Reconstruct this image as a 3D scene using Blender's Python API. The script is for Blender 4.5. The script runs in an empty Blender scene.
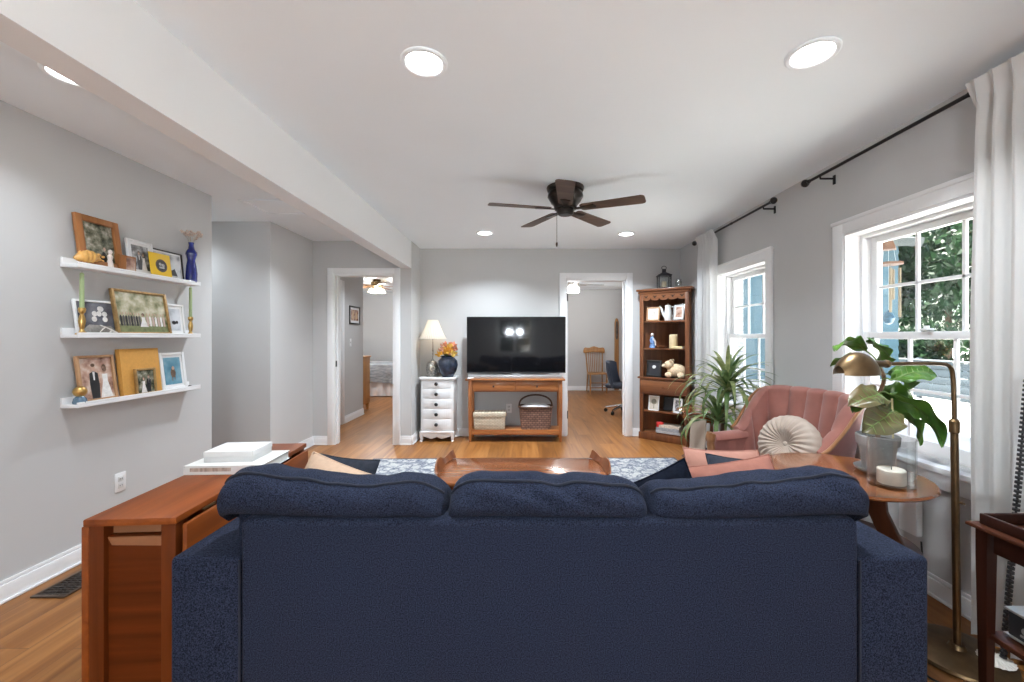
import bpy, bmesh, math, random
from mathutils import Vector, Matrix, Euler, noise

scene = bpy.context.scene
COL = scene.collection
R = math.radians
PI = math.pi
random.seed(7)

# ------------------------------------------------------------------ camera, world, sun, exposure
cam_d = bpy.data.cameras.new('camera')
cam_d.sensor_width = 36.0
cam_d.lens = 415.0 / 1024.0 * 36.0
cam_d.shift_x = -10.0 / 1024.0
cam_d.shift_y = -4.0 / 1024.0
cam_d.clip_start = 0.02
cam_d.clip_end = 300
cam = bpy.data.objects.new('camera', cam_d)
cam.location = (0, 0, 1.285)
cam.rotation_euler = (PI / 2, 0, 0)
COL.objects.link(cam)
scene.camera = cam

world = bpy.data.worlds.new('world')
scene.world = world
world.use_nodes = True
wn, wl = world.node_tree.nodes, world.node_tree.links
wn.clear()
w_out = wn.new('ShaderNodeOutputWorld')
w_bg = wn.new('ShaderNodeBackground')
w_sky = wn.new('ShaderNodeTexSky')
w_sky.sky_type = 'NISHITA'
w_sky.sun_disc = False
w_sky.sun_elevation = R(50)
w_sky.sun_rotation = R(200)
w_sky.air_density = 1.0
w_sky.dust_density = 2.0
w_bg.inputs['Strength'].default_value = 0.30
wl.new(w_sky.outputs[0], w_bg.inputs['Color'])
wl.new(w_bg.outputs[0], w_out.inputs['Surface'])

sun_d = bpy.data.lights.new('sun', 'SUN')
sun_d.energy = 28.0
sun_d.angle = R(2)
sun_d.color = (1.0, 0.95, 0.88)
sun = bpy.data.objects.new('sun', sun_d)
sun.rotation_euler = (R(28), 0, R(-168))
COL.objects.link(sun)

scene.view_settings.view_transform = 'Standard'
scene.view_settings.look = 'None'
scene.view_settings.exposure = 0.84
scene.view_settings.gamma = 1.0
scene.view_settings.use_curve_mapping = False
scene.cycles.use_denoising = True
scene.cycles.max_bounces = 10
scene.cycles.diffuse_bounces = 6
scene.cycles.transparent_max_bounces = 16
scene.cycles.sample_clamp_indirect = 6.0
scene.cycles.caustics_reflective = False
scene.cycles.caustics_refractive = False

def portal(loc, rot, sx, sy):
    d = bpy.data.lights.new('window_portal', 'AREA')
    d.shape = 'RECTANGLE'; d.size = sx; d.size_y = sy
    d.cycles.is_portal = True
    o = bpy.data.objects.new('window_portal', d)
    o.location = loc; o.rotation_euler = rot
    COL.objects.link(o)

def room_light(loc, r, watts, color=(0.84, 0.925, 1.0), typ='AREA'):
    d = bpy.data.lights.new('lamp_light', typ)
    d.energy = watts; d.color = color
    if typ == 'AREA':
        d.shape = 'DISK'; d.size = 2 * r; d.spread = R(130)
    else:
        d.shadow_soft_size = r
    o = bpy.data.objects.new('lamp_light', d)
    o.location = loc
    COL.objects.link(o)
    return o

# ------------------------------------------------------------------ materials
_mats = {}
def _new(name):
    m = bpy.data.materials.new(name)
    m.use_nodes = True
    nt = m.node_tree
    b = nt.nodes['Principled BSDF']
    return m, nt, b

def mat(name, col, rough=0.5, metal=0.0, var=0.0, vscale=8.0, stretch=(1, 1, 1), bump=0.0, bscale=60.0,
        emit=None, estr=0.0, sheen=0.0, coat=0.0, spec=None, sss=0.0, vdetail=4.0):
    if name in _mats: return _mats[name]
    m, nt, b = _new(name)
    N, L = nt.nodes, nt.links
    b.inputs['Roughness'].default_value = rough
    b.inputs['Metallic'].default_value = metal
    if spec is not None: b.inputs['Specular IOR Level'].default_value = spec
    if sheen: b.inputs['Sheen Weight'].default_value = sheen
    if coat:
        b.inputs['Coat Weight'].default_value = coat
        b.inputs['Coat Roughness'].default_value = 0.15
    c = (*col, 1)
    b.inputs['Base Color'].default_value = c
    tc = mp = None
    if var or bump:
        tc = N.new('ShaderNodeTexCoord'); mp = N.new('ShaderNodeMapping')
        mp.inputs['Scale'].default_value = stretch
        L.new(tc.outputs['Object'], mp.inputs['Vector'])
    if var:
        n = N.new('ShaderNodeTexNoise'); n.inputs['Scale'].default_value = vscale; n.inputs['Detail'].default_value = vdetail
        L.new(mp.outputs[0], n.inputs['Vector'])
        r = N.new('ShaderNodeValToRGB')
        r.color_ramp.elements[0].position = 0.3; r.color_ramp.elements[1].position = 0.7
        r.color_ramp.elements[0].color = tuple(max(0, x * (1 - var)) for x in col) + (1,)
        r.color_ramp.elements[1].color = tuple(min(1, x * (1 + var)) for x in col) + (1,)
        L.new(n.outputs['Fac'], r.inputs['Fac']); L.new(r.outputs['Color'], b.inputs['Base Color'])
    if bump:
        n2 = N.new('ShaderNodeTexNoise'); n2.inputs['Scale'].default_value = bscale; n2.inputs['Detail'].default_value = 3
        L.new(mp.outputs[0], n2.inputs['Vector'])
        bp = N.new('ShaderNodeBump'); bp.inputs['Strength'].default_value = bump; bp.inputs['Distance'].default_value = 0.004
        L.new(n2.outputs['Fac'], bp.inputs['Height']); L.new(bp.outputs[0], b.inputs['Normal'])
    if emit:
        b.inputs['Emission Color'].default_value = (*emit, 1); b.inputs['Emission Strength'].default_value = estr
    _mats[name] = m
    return m

def wood(name, dark, light, axis='y', rough=0.35, coat=0.0, fine=22.0, lo=0.25, hi=0.75, spec=0.35):
    if name in _mats: return _mats[name]
    m, nt, b = _new(name)
    N, L = nt.nodes, nt.links
    tc = N.new('ShaderNodeTexCoord'); mp = N.new('ShaderNodeMapping')
    s = {'x': (1.2, fine, fine), 'y': (fine, 1.2, fine), 'z': (fine, fine, 1.2)}[axis]
    mp.inputs['Scale'].default_value = s
    L.new(tc.outputs['Object'], mp.inputs['Vector'])
    n = N.new('ShaderNodeTexNoise'); n.inputs['Scale'].default_value = 1.0; n.inputs['Detail'].default_value = 6; n.inputs['Distortion'].default_value = 0.6
    L.new(mp.outputs[0], n.inputs['Vector'])
    r = N.new('ShaderNodeValToRGB')
    r.color_ramp.elements[0].position = lo; r.color_ramp.elements[1].position = hi
    r.color_ramp.elements[0].color = (*dark, 1); r.color_ramp.elements[1].color = (*light, 1)
    L.new(n.outputs['Fac'], r.inputs['Fac']); L.new(r.outputs['Color'], b.inputs['Base Color'])
    b.inputs['Roughness'].default_value = rough
    b.inputs['Specular IOR Level'].default_value = spec
    if coat:
        b.inputs['Coat Weight'].default_value = coat; b.inputs['Coat Roughness'].default_value = 0.12
    _mats[name] = m
    return m

def glass_mat(name, tint=(0.97, 0.985, 0.98), gl=0.03):
    if name in _mats: return _mats[name]
    m = bpy.data.materials.new(name); m.use_nodes = True
    N, L = m.node_tree.nodes, m.node_tree.links
    N.clear()
    o = N.new('ShaderNodeOutputMaterial'); mx = N.new('ShaderNodeMixShader')
    t = N.new('ShaderNodeBsdfTransparent'); g = N.new('ShaderNodeBsdfGlossy')
    lw = N.new('ShaderNodeLayerWeight'); lw.inputs['Blend'].default_value = 0.25
    lw.inputs['Blend'].default_value = 0.5
    pw = N.new('ShaderNodeMath'); pw.operation = 'POWER'; pw.inputs[1].default_value = 4.0
    mm = N.new('ShaderNodeMath'); mm.operation = 'MULTIPLY_ADD'; mm.inputs[1].default_value = 0.6; mm.inputs[2].default_value = gl
    t.inputs['Color'].default_value = (*tint, 1); g.inputs['Roughness'].default_value = 0.02
    L.new(lw.outputs['Facing'], pw.inputs[0]); L.new(pw.outputs[0], mm.inputs[0]); L.new(mm.outputs[0], mx.inputs[0])
    L.new(t.outputs[0], mx.inputs[1]); L.new(g.outputs[0], mx.inputs[2]); L.new(mx.outputs[0], o.inputs['Surface'])
    _mats[name] = m
    return m

def cloth_mat(name, col, trans=0.25, var=0.06):
    if name in _mats: return _mats[name]
    m = bpy.data.materials.new(name); m.use_nodes = True
    N, L = m.node_tree.nodes, m.node_tree.links
    b = N['Principled BSDF']; o = N['Material Output']
    b.inputs['Base Color'].default_value = (*col, 1); b.inputs['Roughness'].default_value = 0.9
    t = N.new('ShaderNodeBsdfTranslucent'); t.inputs['Color'].default_value = (*col, 1)
    mx = N.new('ShaderNodeMixShader'); mx.inputs[0].default_value = trans
    L.new(b.outputs[0], mx.inputs[1]); L.new(t.outputs[0], mx.inputs[2]); L.new(mx.outputs[0], o.inputs['Surface'])
    _mats[name] = m
    return m

def leaf_mat(name, dark, light, rough=0.4, scale=9.0, trans=0.3):
    if name in _mats: return _mats[name]
    m = mat(name, dark, rough)
    N, L = m.node_tree.nodes, m.node_tree.links
    b = N['Principled BSDF']; o = N['Material Output']
    tc = N.new('ShaderNodeTexCoord'); n = N.new('ShaderNodeTexNoise'); n.inputs['Scale'].default_value = scale; n.inputs['Detail'].default_value = 3
    r = N.new('ShaderNodeValToRGB')
    r.color_ramp.elements[0].position = 0.35; r.color_ramp.elements[1].position = 0.65
    r.color_ramp.elements[0].color = (*dark, 1); r.color_ramp.elements[1].color = (*light, 1)
    L.new(tc.outputs['Object'], n.inputs['Vector']); L.new(n.outputs['Fac'], r.inputs['Fac']); L.new(r.outputs['Color'], b.inputs['Base Color'])
    t = N.new('ShaderNodeBsdfTranslucent'); L.new(r.outputs['Color'], t.inputs['Color'])
    mx = N.new('ShaderNodeMixShader'); mx.inputs[0].default_value = trans
    L.new(b.outputs[0], mx.inputs[1]); L.new(t.outputs[0], mx.inputs[2]); L.new(mx.outputs[0], o.inputs['Surface'])
    return m

def floor_mat():
    m, nt, b = _new('floor_planks')
    N, L = nt.nodes, nt.links
    tc = N.new('ShaderNodeTexCoord'); mp = N.new('ShaderNodeMapping')
    mp.inputs['Rotation'].default_value = (0, 0, R(90))
    L.new(tc.outputs['Object'], mp.inputs['Vector'])
    br = N.new('ShaderNodeTexBrick')
    br.offset = 0.37; br.offset_frequency = 2
    br.inputs['Color1'].default_value = (0, 0, 0, 1); br.inputs['Color2'].default_value = (1, 1, 1, 1)
    br.inputs['Mortar'].default_value = (0.2, 0.2, 0.2, 1)
    br.inputs['Scale'].default_value = 1.0; br.inputs['Mortar Size'].default_value = 0.0012; br.inputs['Mortar Smooth'].default_value = 0.2
    br.inputs['Brick Width'].default_value = 1.25; br.inputs['Row Height'].default_value = 0.185
    L.new(mp.outputs[0], br.inputs['Vector'])
    mp2 = N.new('ShaderNodeMapping'); mp2.inputs['Scale'].default_value = (14, 0.9, 1)
    L.new(tc.outputs['Object'], mp2.inputs['Vector'])
    addv = N.new('ShaderNodeVectorMath'); addv.operation = 'MULTIPLY_ADD'
    addv.inputs[1].default_value = (7.3, 3.1, 5.0)
    L.new(br.outputs['Color'], addv.inputs[0]); L.new(mp2.outputs[0], addv.inputs[2])
    n = N.new('ShaderNodeTexNoise'); n.inputs['Scale'].default_value = 1.0; n.inputs['Detail'].default_value = 7; n.inputs['Distortion'].default_value = 1.2
    L.new(addv.outputs[0], n.inputs['Vector'])
    r = N.new('ShaderNodeValToRGB'); e = r.color_ramp.elements
    e[0].position = 0.22; e[0].color = (0.140, 0.050, 0.012, 1)
    e[1].position = 0.78; e[1].color = (0.37, 0.172, 0.053, 1)
    x = e.new(0.48); x.color = (0.25, 0.100, 0.026, 1)
    L.new(n.outputs['Fac'], r.inputs['Fac'])
    hs = N.new('ShaderNodeMixRGB'); hs.blend_type = 'MULTIPLY'; hs.inputs[0].default_value = 1.0
    r2 = N.new('ShaderNodeValToRGB'); r2.color_ramp.elements[0].color = (0.80, 0.78, 0.76, 1); r2.color_ramp.elements[1].color = (1.12, 1.1, 1.08, 1)
    L.new(br.outputs['Color'], r2.inputs['Fac'])
    L.new(r.outputs['Color'], hs.inputs[1]); L.new(r2.outputs['Color'], hs.inputs[2])
    mo = N.new('ShaderNodeMixRGB'); mo.inputs[2].default_value = (0.07, 0.03, 0.012, 1)
    mf = N.new('ShaderNodeMath'); mf.operation = 'MULTIPLY'; mf.inputs[1].default_value = 0.7
    L.new(br.outputs['Fac'], mf.inputs[0]); L.new(mf.outputs[0], mo.inputs[0]); L.new(hs.outputs[0], mo.inputs[1])
    L.new(mo.outputs[0], b.inputs['Base Color'])
    b.inputs['Roughness'].default_value = 0.36; b.inputs['Specular IOR Level'].default_value = 0.3
    bp = N.new('ShaderNodeBump'); bp.inputs['Strength'].default_value = 0.12; bp.inputs['Distance'].default_value = 0.002
    L.new(n.outputs['Fac'], bp.inputs['Height']); L.new(bp.outputs[0], b.inputs['Normal'])
    return m

def rug_mat():
    m, nt, b = _new('rug_pattern')
    N, L = nt.nodes, nt.links
    tc = N.new('ShaderNodeTexCoord')
    v = N.new('ShaderNodeTexVoronoi'); v.inputs['Scale'].default_value = 9.0; v.feature = 'DISTANCE_TO_EDGE'
    n = N.new('ShaderNodeTexNoise'); n.inputs['Scale'].default_value = 7.0; n.inputs['Detail'].default_value = 5; n.inputs['Distortion'].default_value = 1.6
    L.new(tc.outputs['Object'], n.inputs['Vector'])
    ad = N.new('ShaderNodeVectorMath'); ad.operation = 'MULTIPLY_ADD'; ad.inputs[1].default_value = (0.25, 0.25, 0)
    L.new(n.outputs['Color'], ad.inputs[0]); L.new(tc.outputs['Object'], ad.inputs[2]); L.new(ad.outputs[0], v.inputs['Vector'])
    r = N.new('ShaderNodeValToRGB'); e = r.color_ramp.elements
    e[0].position = 0.02; e[0].color = (0.17, 0.195, 0.26, 1); e[1].position = 0.16; e[1].color = (0.62, 0.62, 0.61, 1)
    L.new(v.outputs['Distance'], r.inputs['Fac'])
    n2 = N.new('ShaderNodeTexNoise'); n2.inputs['Scale'].default_value = 22.0; n2.inputs['Detail'].default_value = 4; n2.inputs['Distortion'].default_value = 2.0
    L.new(tc.outputs['Object'], n2.inputs['Vector'])
    r2 = N.new('ShaderNodeValToRGB'); e2 = r2.color_ramp.elements
    e2[0].position = 0.40; e2[0].color = (0.24, 0.265, 0.325, 1); e2[1].position = 0.52; e2[1].color = (0.66, 0.66, 0.65, 1)
    L.new(n2.outputs['Fac'], r2.inputs['Fac'])
    mx = N.new('ShaderNodeMixRGB'); mx.blend_type = 'MULTIPLY'; mx.inputs[0].default_value = 0.7
    L.new(r.outputs['Color'], mx.inputs[1]); L.new(r2.outputs['Color'], mx.inputs[2])
    L.new(mx.outputs[0], b.inputs['Base Color']); b.inputs['Roughness'].default_value = 0.95
    return m

def brick_mat(name, c1, c2, mortar, w=0.22, h=0.075):
    m, nt, b = _new(name)
    N, L = nt.nodes, nt.links
    tc = N.new('ShaderNodeTexCoord'); mp = N.new('ShaderNodeMapping'); mp.inputs['Rotation'].default_value = (R(-90), 0, 0)
    L.new(tc.outputs['Object'], mp.inputs['Vector'])
    br = N.new('ShaderNodeTexBrick'); br.inputs['Scale'].default_value = 1
    br.inputs['Color1'].default_value = (*c1, 1); br.inputs['Color2'].default_value = (*c2, 1); br.inputs['Mortar'].default_value = (*mortar, 1)
    br.inputs['Brick Width'].default_value = w; br.inputs['Row Height'].default_value = h; br.inputs['Mortar Size'].default_value = 0.008
    L.new(mp.outputs[0], br.inputs['Vector']); L.new(br.outputs['Color'], b.inputs['Base Color'])
    b.inputs['Roughness'].default_value = 0.9
    return m

def wicker_mat(name, dark, light, sx=60.0, sz=45.0):
    m, nt, b = _new(name)
    N, L = nt.nodes, nt.links
    tc = N.new('ShaderNodeTexCoord'); mp = N.new('ShaderNodeMapping'); mp.inputs['Scale'].default_value = (1, 1, 1)
    mp.inputs['Rotation'].default_value = (R(-90), 0, 0)
    L.new(tc.outputs['Object'], mp.inputs['Vector'])
    br = N.new('ShaderNodeTexBrick'); br.inputs['Scale'].default_value = 1
    br.inputs['Color1'].default_value = (*light, 1); br.inputs['Color2'].default_value = tuple((a + c) / 2 for a, c in zip(dark, light)) + (1,)
    br.inputs['Mortar'].default_value = (*dark, 1)
    br.inputs['Brick Width'].default_value = 1.0 / sx * 2; br.inputs['Row Height'].default_value = 1.0 / sz; br.inputs['Mortar Size'].default_value = 0.004
    br.inputs['Mortar Smooth'].default_value = 0.6
    L.new(mp.outputs[0], br.inputs['Vector']); L.new(br.outputs['Color'], b.inputs['Base Color'])
    bp = N.new('ShaderNodeBump'); bp.inputs['Strength'].default_value = 0.7; bp.inputs['Distance'].default_value = 0.006; bp.invert = True
    L.new(br.outputs['Fac'], bp.inputs['Height']); L.new(bp.outputs[0], b.inputs['Normal'])
    b.inputs['Roughness'].default_value = 0.7
    return m

def photo_mat(name, cols, scale=14.0):
    """a printed picture: soft mottled areas of the given colours"""
    if name in _mats: return _mats[name]
    m, nt, b = _new(name)
    N, L = nt.nodes, nt.links
    tc = N.new('ShaderNodeTexCoord'); n = N.new('ShaderNodeTexNoise'); n.inputs['Scale'].default_value = scale; n.inputs['Detail'].default_value = 5
    L.new(tc.outputs['Object'], n.inputs['Vector'])
    r = N.new('ShaderNodeValToRGB'); e = r.color_ramp.elements
    k = len(cols)
    e[0].position = 0.32; e[0].color = (*cols[0], 1); e[1].position = 0.68; e[1].color = (*cols[-1], 1)
    for i in range(1, k - 1):
        x = e.new(0.32 + 0.36 * i / (k - 1)); x.color = (*cols[i], 1)
    L.new(n.outputs['Fac'], r.inputs['Fac']); L.new(r.outputs['Color'], b.inputs['Base Color'])
    b.inputs['Roughness'].default_value = 0.25
    _mats[name] = m
    return m

# ------------------------------------------------------------------ mesh builder
class B:
    def __init__(self): self.bm = bmesh.new()
    def _merge(self, t, M=None, mi=0):
        if M is not None: t.transform(M)
        for f in t.faces: f.material_index = mi
        me = bpy.data.meshes.new('tmp'); t.to_mesh(me); t.free()
        self.bm.from_mesh(me); bpy.data.meshes.remove(me)
        return self
    def box(self, c, s, bev=0.0, rot=(0, 0, 0), mi=0, seg=2):
        t = bmesh.new(); bmesh.ops.create_cube(t, size=1.0)
        for v in t.verts: v.co = Vector((v.co.x * s[0], v.co.y * s[1], v.co.z * s[2]))
        if bev > 0:
            bmesh.ops.bevel(t, geom=list(t.edges), offset=min(bev, 0.49 * min(s)), segments=seg, affect='EDGES', profile=0.5)
        return self._merge(t, Matrix.Translation(c) @ Euler(rot).to_matrix().to_4x4(), mi)
    def bx(self, x0, x1, y0, y1, z0, z1, bev=0.0, mi=0):
        return self.box(((x0 + x1) / 2, (y0 + y1) / 2, (z0 + z1) / 2), (abs(x1 - x0), abs(y1 - y0), abs(z1 - z0)), bev, mi=mi)
    def post(self, x, y, z0, z1, w0, w1, mi=0):
        t = bmesh.new(); bmesh.ops.create_cube(t, size=1.0)
        for v in t.verts:
            w = w0 if v.co.z < 0 else w1
            v.co = Vector((x + v.co.x * w, y + v.co.y * w, z0 if v.co.z < 0 else z1))
        return self._merge(t, None, mi)
    def cyl(self, p0, p1, r0, r1=None, seg=16, mi=0):
        return self.tube([p0, p1], [r0, r0 if r1 is None else r1], seg, mi)
    def tube(self, pts, r, seg=8, mi=0, caps=True):
        pts = [Vector(p) for p in pts]; n = len(pts)
        rs = r if isinstance(r, (list, tuple)) else [r] * n
        t = bmesh.new(); rings = []; up = None
        for i, p in enumerate(pts):
            d = (pts[min(i + 1, n - 1)] - pts[max(i - 1, 0)])
            d = d.normalized() if d.length > 1e-9 else Vector((0, 0, 1))
            if up is None:
                up = Vector((0, 0, 1)) if abs(d.z) < 0.9 else Vector((1, 0, 0))
            a = up - d * up.dot(d)
            a = a.normalized() if a.length > 1e-6 else d.orthogonal().normalized()
            bb = d.cross(a); up = a
            rings.append([t.verts.new(p + (a * math.cos(2 * PI * k / seg) + bb * math.sin(2 * PI * k / seg)) * rs[i]) for k in range(seg)])
        for i in range(n - 1):
            for k in range(seg):
                t.faces.new((rings[i][k], rings[i][(k + 1) % seg], rings[i + 1][(k + 1) % seg], rings[i + 1][k]))
        if caps:
            t.faces.new(rings[0][::-1]); t.faces.new(rings[-1])
        bmesh.ops.recalc_face_normals(t, faces=list(t.faces))
        return self._merge(t, None, mi)
    def lathe(self, prof, seg=24, c=(0, 0, 0), M=None, mi=0, fn=None):
        t = bmesh.new(); rings = []
        for r, z in prof:
            if r < 1e-5: rings.append([t.verts.new((0, 0, z))])
            else:
                ring = []
                for k in range(seg):
                    a = 2 * PI * k / seg
                    rr = r * (fn(a, z) if fn else 1)
                    ring.append(t.verts.new((rr * math.cos(a), rr * math.sin(a), z)))
                rings.append(ring)
        for a, b in zip(rings, rings[1:]):
            for k in range(seg):
                k2 = (k + 1) % seg
                if len(a) == 1 and len(b) == 1: continue
                if len(a) == 1: t.faces.new((a[0], b[k2], b[k]))
                elif len(b) == 1: t.faces.new((a[k], a[k2], b[0]))
                else: t.faces.new((a[k], a[k2], b[k2], b[k]))
        bmesh.ops.recalc_face_normals(t, faces=list(t.faces))
        MM = Matrix.Translation(c) if M is None else M
        return self._merge(t, MM, mi)
    def prism(self, poly, axis, a, b, mi=0, bev=0.0):
        """poly: 2D points; extruded along axis from a to b. axis x: (y,z); y: (x,z); z: (x,y)"""
        t = bmesh.new()
        def P(p, h):
            return {'x': (h, p[0], p[1]), 'y': (p[0], h, p[1]), 'z': (p[0], p[1], h)}[axis]
        v0 = [t.verts.new(P(p, a)) for p in poly]; v1 = [t.verts.new(P(p, b)) for p in poly]
        n = len(poly)
        t.faces.new(v0); t.faces.new(v1[::-1])
        for i in range(n): t.faces.new((v0[i], v1[i], v1[(i + 1) % n], v0[(i + 1) % n]))
        bmesh.ops.recalc_face_normals(t, faces=list(t.faces))
        if bev:
            bmesh.ops.bevel(t, geom=[e for e in t.edges], offset=bev, segments=2, affect='EDGES', profile=0.5)
        return self._merge(t, None, mi)
    def ball(self, c, r, seg=16, rings=10, mi=0, rot=(0, 0, 0), fn=None):
        t = bmesh.new(); bmesh.ops.create_uvsphere(t, u_segments=seg, v_segments=rings, radius=1.0)
        rr = (r, r, r) if isinstance(r, (int, float)) else r
        for v in t.verts:
            k = fn(v.co) if fn else 1.0
            v.co = Vector((v.co.x * rr[0] * k, v.co.y * rr[1] * k, v.co.z * rr[2] * k))
        return self._merge(t, Matrix.Translation(c) @ Euler(rot).to_matrix().to_4x4(), mi)
    def surf(self, fn, nu, nv, cu=False, cv=False, mi=0, M=None, thick=0.0):
        t = bmesh.new()
        g = [[t.verts.new(fn(i / (nu if cu else nu - 1), j / (nv if cv else nv - 1))) for j in range(nv)] for i in range(nu)]
        for i in range(nu if cu else nu - 1):
            for j in range(nv if cv else nv - 1):
                t.faces.new((g[i][j], g[(i + 1) % nu][j], g[(i + 1) % nu][(j + 1) % nv], g[i][(j + 1) % nv]))
        bmesh.ops.recalc_face_normals(t, faces=list(t.faces))
        if thick:
            bmesh.ops.solidify(t, geom=list(t.faces), thickness=thick)
        return self._merge(t, M, mi)
    def poly(self, pts, mi=0):
        vs = [self.bm.verts.new(p) for p in pts]
        f = self.bm.faces.new(vs); f.material_index = mi
        return self

def ob(name, b, mats, parent=None, loc=(0, 0, 0), rot=(0, 0, 0), sharp=0.6, weld=False):
    bm = b.bm
    if weld: bmesh.ops.remove_doubles(bm, verts=list(bm.verts), dist=1e-5)
    for f in bm.faces: f.smooth = True
    for e in bm.edges:
        if len(e.link_faces) == 2 and e.calc_face_angle(0.0) > sharp: e.smooth = False
    me = bpy.data.meshes.new(name); bm.to_mesh(me); bm.free()
    for m in (mats if isinstance(mats, (list, tuple)) else [mats]): me.materials.append(m)
    o = bpy.data.objects.new(name, me); COL.objects.link(o)
    o.location = loc; o.rotation_euler = rot
    if parent is not None: o.parent = parent
    return o

def tag(o, label, cat, group=None, kind=None):
    o['label'] = label; o['category'] = cat
    if group: o['group'] = group
    if kind: o['kind'] = kind
    return o

def thing(name, label, cat, loc=(0, 0, 0), rot=(0, 0, 0), group=None):
    o = bpy.data.objects.new(name, None); COL.objects.link(o)
    o.empty_display_size = 0.05
    o.location = loc; o.rotation_euler = rot if isinstance(rot, (list, tuple)) else (0, 0, rot)
    return tag(o, label, cat, group)

def dup(root, loc, rot=None, label=None):
    r = root.copy(); COL.objects.link(r); r.location = loc
    if rot is not None: r.rotation_euler = rot
    if label: r['label'] = label
    for ch in list(root.children):
        c = ch.copy(); COL.objects.link(c); c.parent = r
        for g in list(ch.children):
            d = g.copy(); COL.objects.link(d); d.parent = c
    return r

def struct(name, b, m, parent=None, label=None, **k):
    o = ob(name, b, m, parent, **k)
    if parent is None:
        o['kind'] = 'structure'
        if label: o['label'] = label
    return o

def rail(poly2, n=8):
    """Catmull-Rom through 2D/3D points"""
    pts = [Vector(p) for p in poly2]; out = []
    for i in range(len(pts) - 1):
        p0, p1, p2, p3 = pts[max(i - 1, 0)], pts[i], pts[i + 1], pts[min(i + 2, len(pts) - 1)]
        for k in range(n):
            t = k / n
            out.append(0.5 * ((2 * p1) + (p2 - p0) * t + (2 * p0 - 5 * p1 + 4 * p2 - p3) * t * t + (3 * p1 - p0 - 3 * p2 + p3) * t ** 3))
    out.append(pts[-1])
    return out

def closed_rail(poly2, n=5):
    pts = [Vector(p) for p in poly2]; m = len(pts); out = []
    for i in range(m):
        p0, p1, p2, p3 = pts[i - 1], pts[i], pts[(i + 1) % m], pts[(i + 2) % m]
        for k in range(n):
            t = k / n
            out.append(0.5 * ((2 * p1) + (p2 - p0) * t + (2 * p0 - 5 * p1 + 4 * p2 - p3) * t * t + (3 * p1 - p0 - 3 * p2 + p3) * t ** 3))
    return out

def nz(x, y, z, s=1.0): return noise.noise(Vector((x * s, y * s, z * s)))

# ------------------------------------------------------------------ common materials
WALL = mat('wall_paint', (0.53, 0.528, 0.525), 0.85, var=0.015, vscale=2, bump=0.03, bscale=180)
CEIL = mat('ceiling_paint', (0.86, 0.91, 0.945), 0.9, var=0.01, vscale=2)
TRIM = mat('trim_paint', (0.80, 0.80, 0.805), 0.45, var=0.01, vscale=3)
WHITE = mat('white_satin', (0.76, 0.76, 0.76), 0.4, var=0.02, vscale=12)
BLACK = mat('black_metal', (0.012, 0.012, 0.013), 0.4, var=0.2, vscale=20)
CHROME = mat('chrome', (0.75, 0.75, 0.76), 0.18, 1.0, var=0.03)
BRASS = mat('aged_brass', (0.15, 0.095, 0.048), 0.38, 0.9, var=0.2, vscale=25)
GOLD = mat('gold_metal', (0.62, 0.40, 0.14), 0.28, 1.0, var=0.12, vscale=25)
GLASS = glass_mat('window_glass')
CLEAR = glass_mat('clear_glass', (0.93, 0.945, 0.945), 0.09)
LIT = mat('lit_diffuser', (0.9, 0.9, 0.9), 0.5, emit=(1.0, 0.96, 0.90), estr=7.0)

H = 2.43           # ceiling height
XR, XL, YB = 2.05, -2.52, 5.386
XS = -1.32         # main-room face of the beam and of the wall stub
YD = 4.95          # wall with the bedroom door
YREAR = -3.0

# ================================================================== the setting
def wall_y(name, x0, x1, ya, yb, z0, z1, holes, m=WALL):
    """wall running along Y with rectangular holes (ya, yb, za, zb)"""
    b = B(); cur = ya
    for (h0, h1, hz0, hz1) in sorted(holes):
        b.bx(x0, x1, cur, h0, z0, z1)
        if hz0 > z0: b.bx(x0, x1, h0, h1, z0, hz0)
        b.bx(x0, x1, h0, h1, hz1, z1); cur = h1
    b.bx(x0, x1, cur, yb, z0, z1)
    return struct(name, b, m)

def wall_x(name, y0, y1, xa, xb, z0, z1, holes, m=WALL):
    b = B(); cur = xa
    for (h0, h1, hz0, hz1) in sorted(holes):
        b.bx(cur, h0, y0, y1, z0, z1)
        if hz0 > z0: b.bx(h0, h1, y0, y1, z0, hz0)
        b.bx(h0, h1, y0, y1, hz1, z1); cur = h1
    b.bx(cur, xb, y0, y1, z0, z1)
    return struct(name, b, m)

WZ0, WZ1 = 0.66, 1.935
NEAR_W = (1.745, 2.63); FAR_W = (3.466, 4.351)
FLOOR = floor_mat()
struct('floor', B().bx(-6.0, 2.72, YREAR - 0.2, 11.0, -0.12, 0.0), FLOOR)
struct('ceiling', B().bx(-6.0, 2.72, YREAR - 0.2, 11.0, H, H + 0.15), CEIL)
ADDED_SIDE_W = (-2.3, -0.4)
wall_y('wall_right', XR, XR + 0.2, YREAR, YB + 0.12, 0, H, [(*NEAR_W, WZ0, WZ1), (*FAR_W, WZ0, WZ1), (*ADDED_SIDE_W, WZ0, WZ1)])
DOOR_B = (0.571, 1.347)      # doorway to the study, in the end wall
wall_x('wall_back', YB, YB + 0.12, XS - 0.12, XR, 0, H, [(*DOOR_B, 0, 2.03)])
wall_y('wall_left', XL - 0.12, XL, YREAR, 3.37, 0, H, [])
struct('wall_alcove', B().bx(-4.1, -2.495, 4.115, YD + 0.001, 0, H), WALL)
struct('wall_passage', B().bx(-4.22, -4.1, 3.25, 5.0, 0, H), WALL)
struct('wall_passage_near', B().bx(-4.22, XL - 0.12, 3.25, 3.37, 0, H), WALL)
DOOR_L = (-2.24, -1.525)    # doorway to the bedroom
wall_x('wall_bedroom', YD, YD + 0.12, -2.495, XS, 0, H, [(*DOOR_L, 0, 2.03)])
struct('wall_stub', B().bx(XS - 0.12, XS, YD + 0.12, YB + 0.12, 0, H), WALL)
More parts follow.
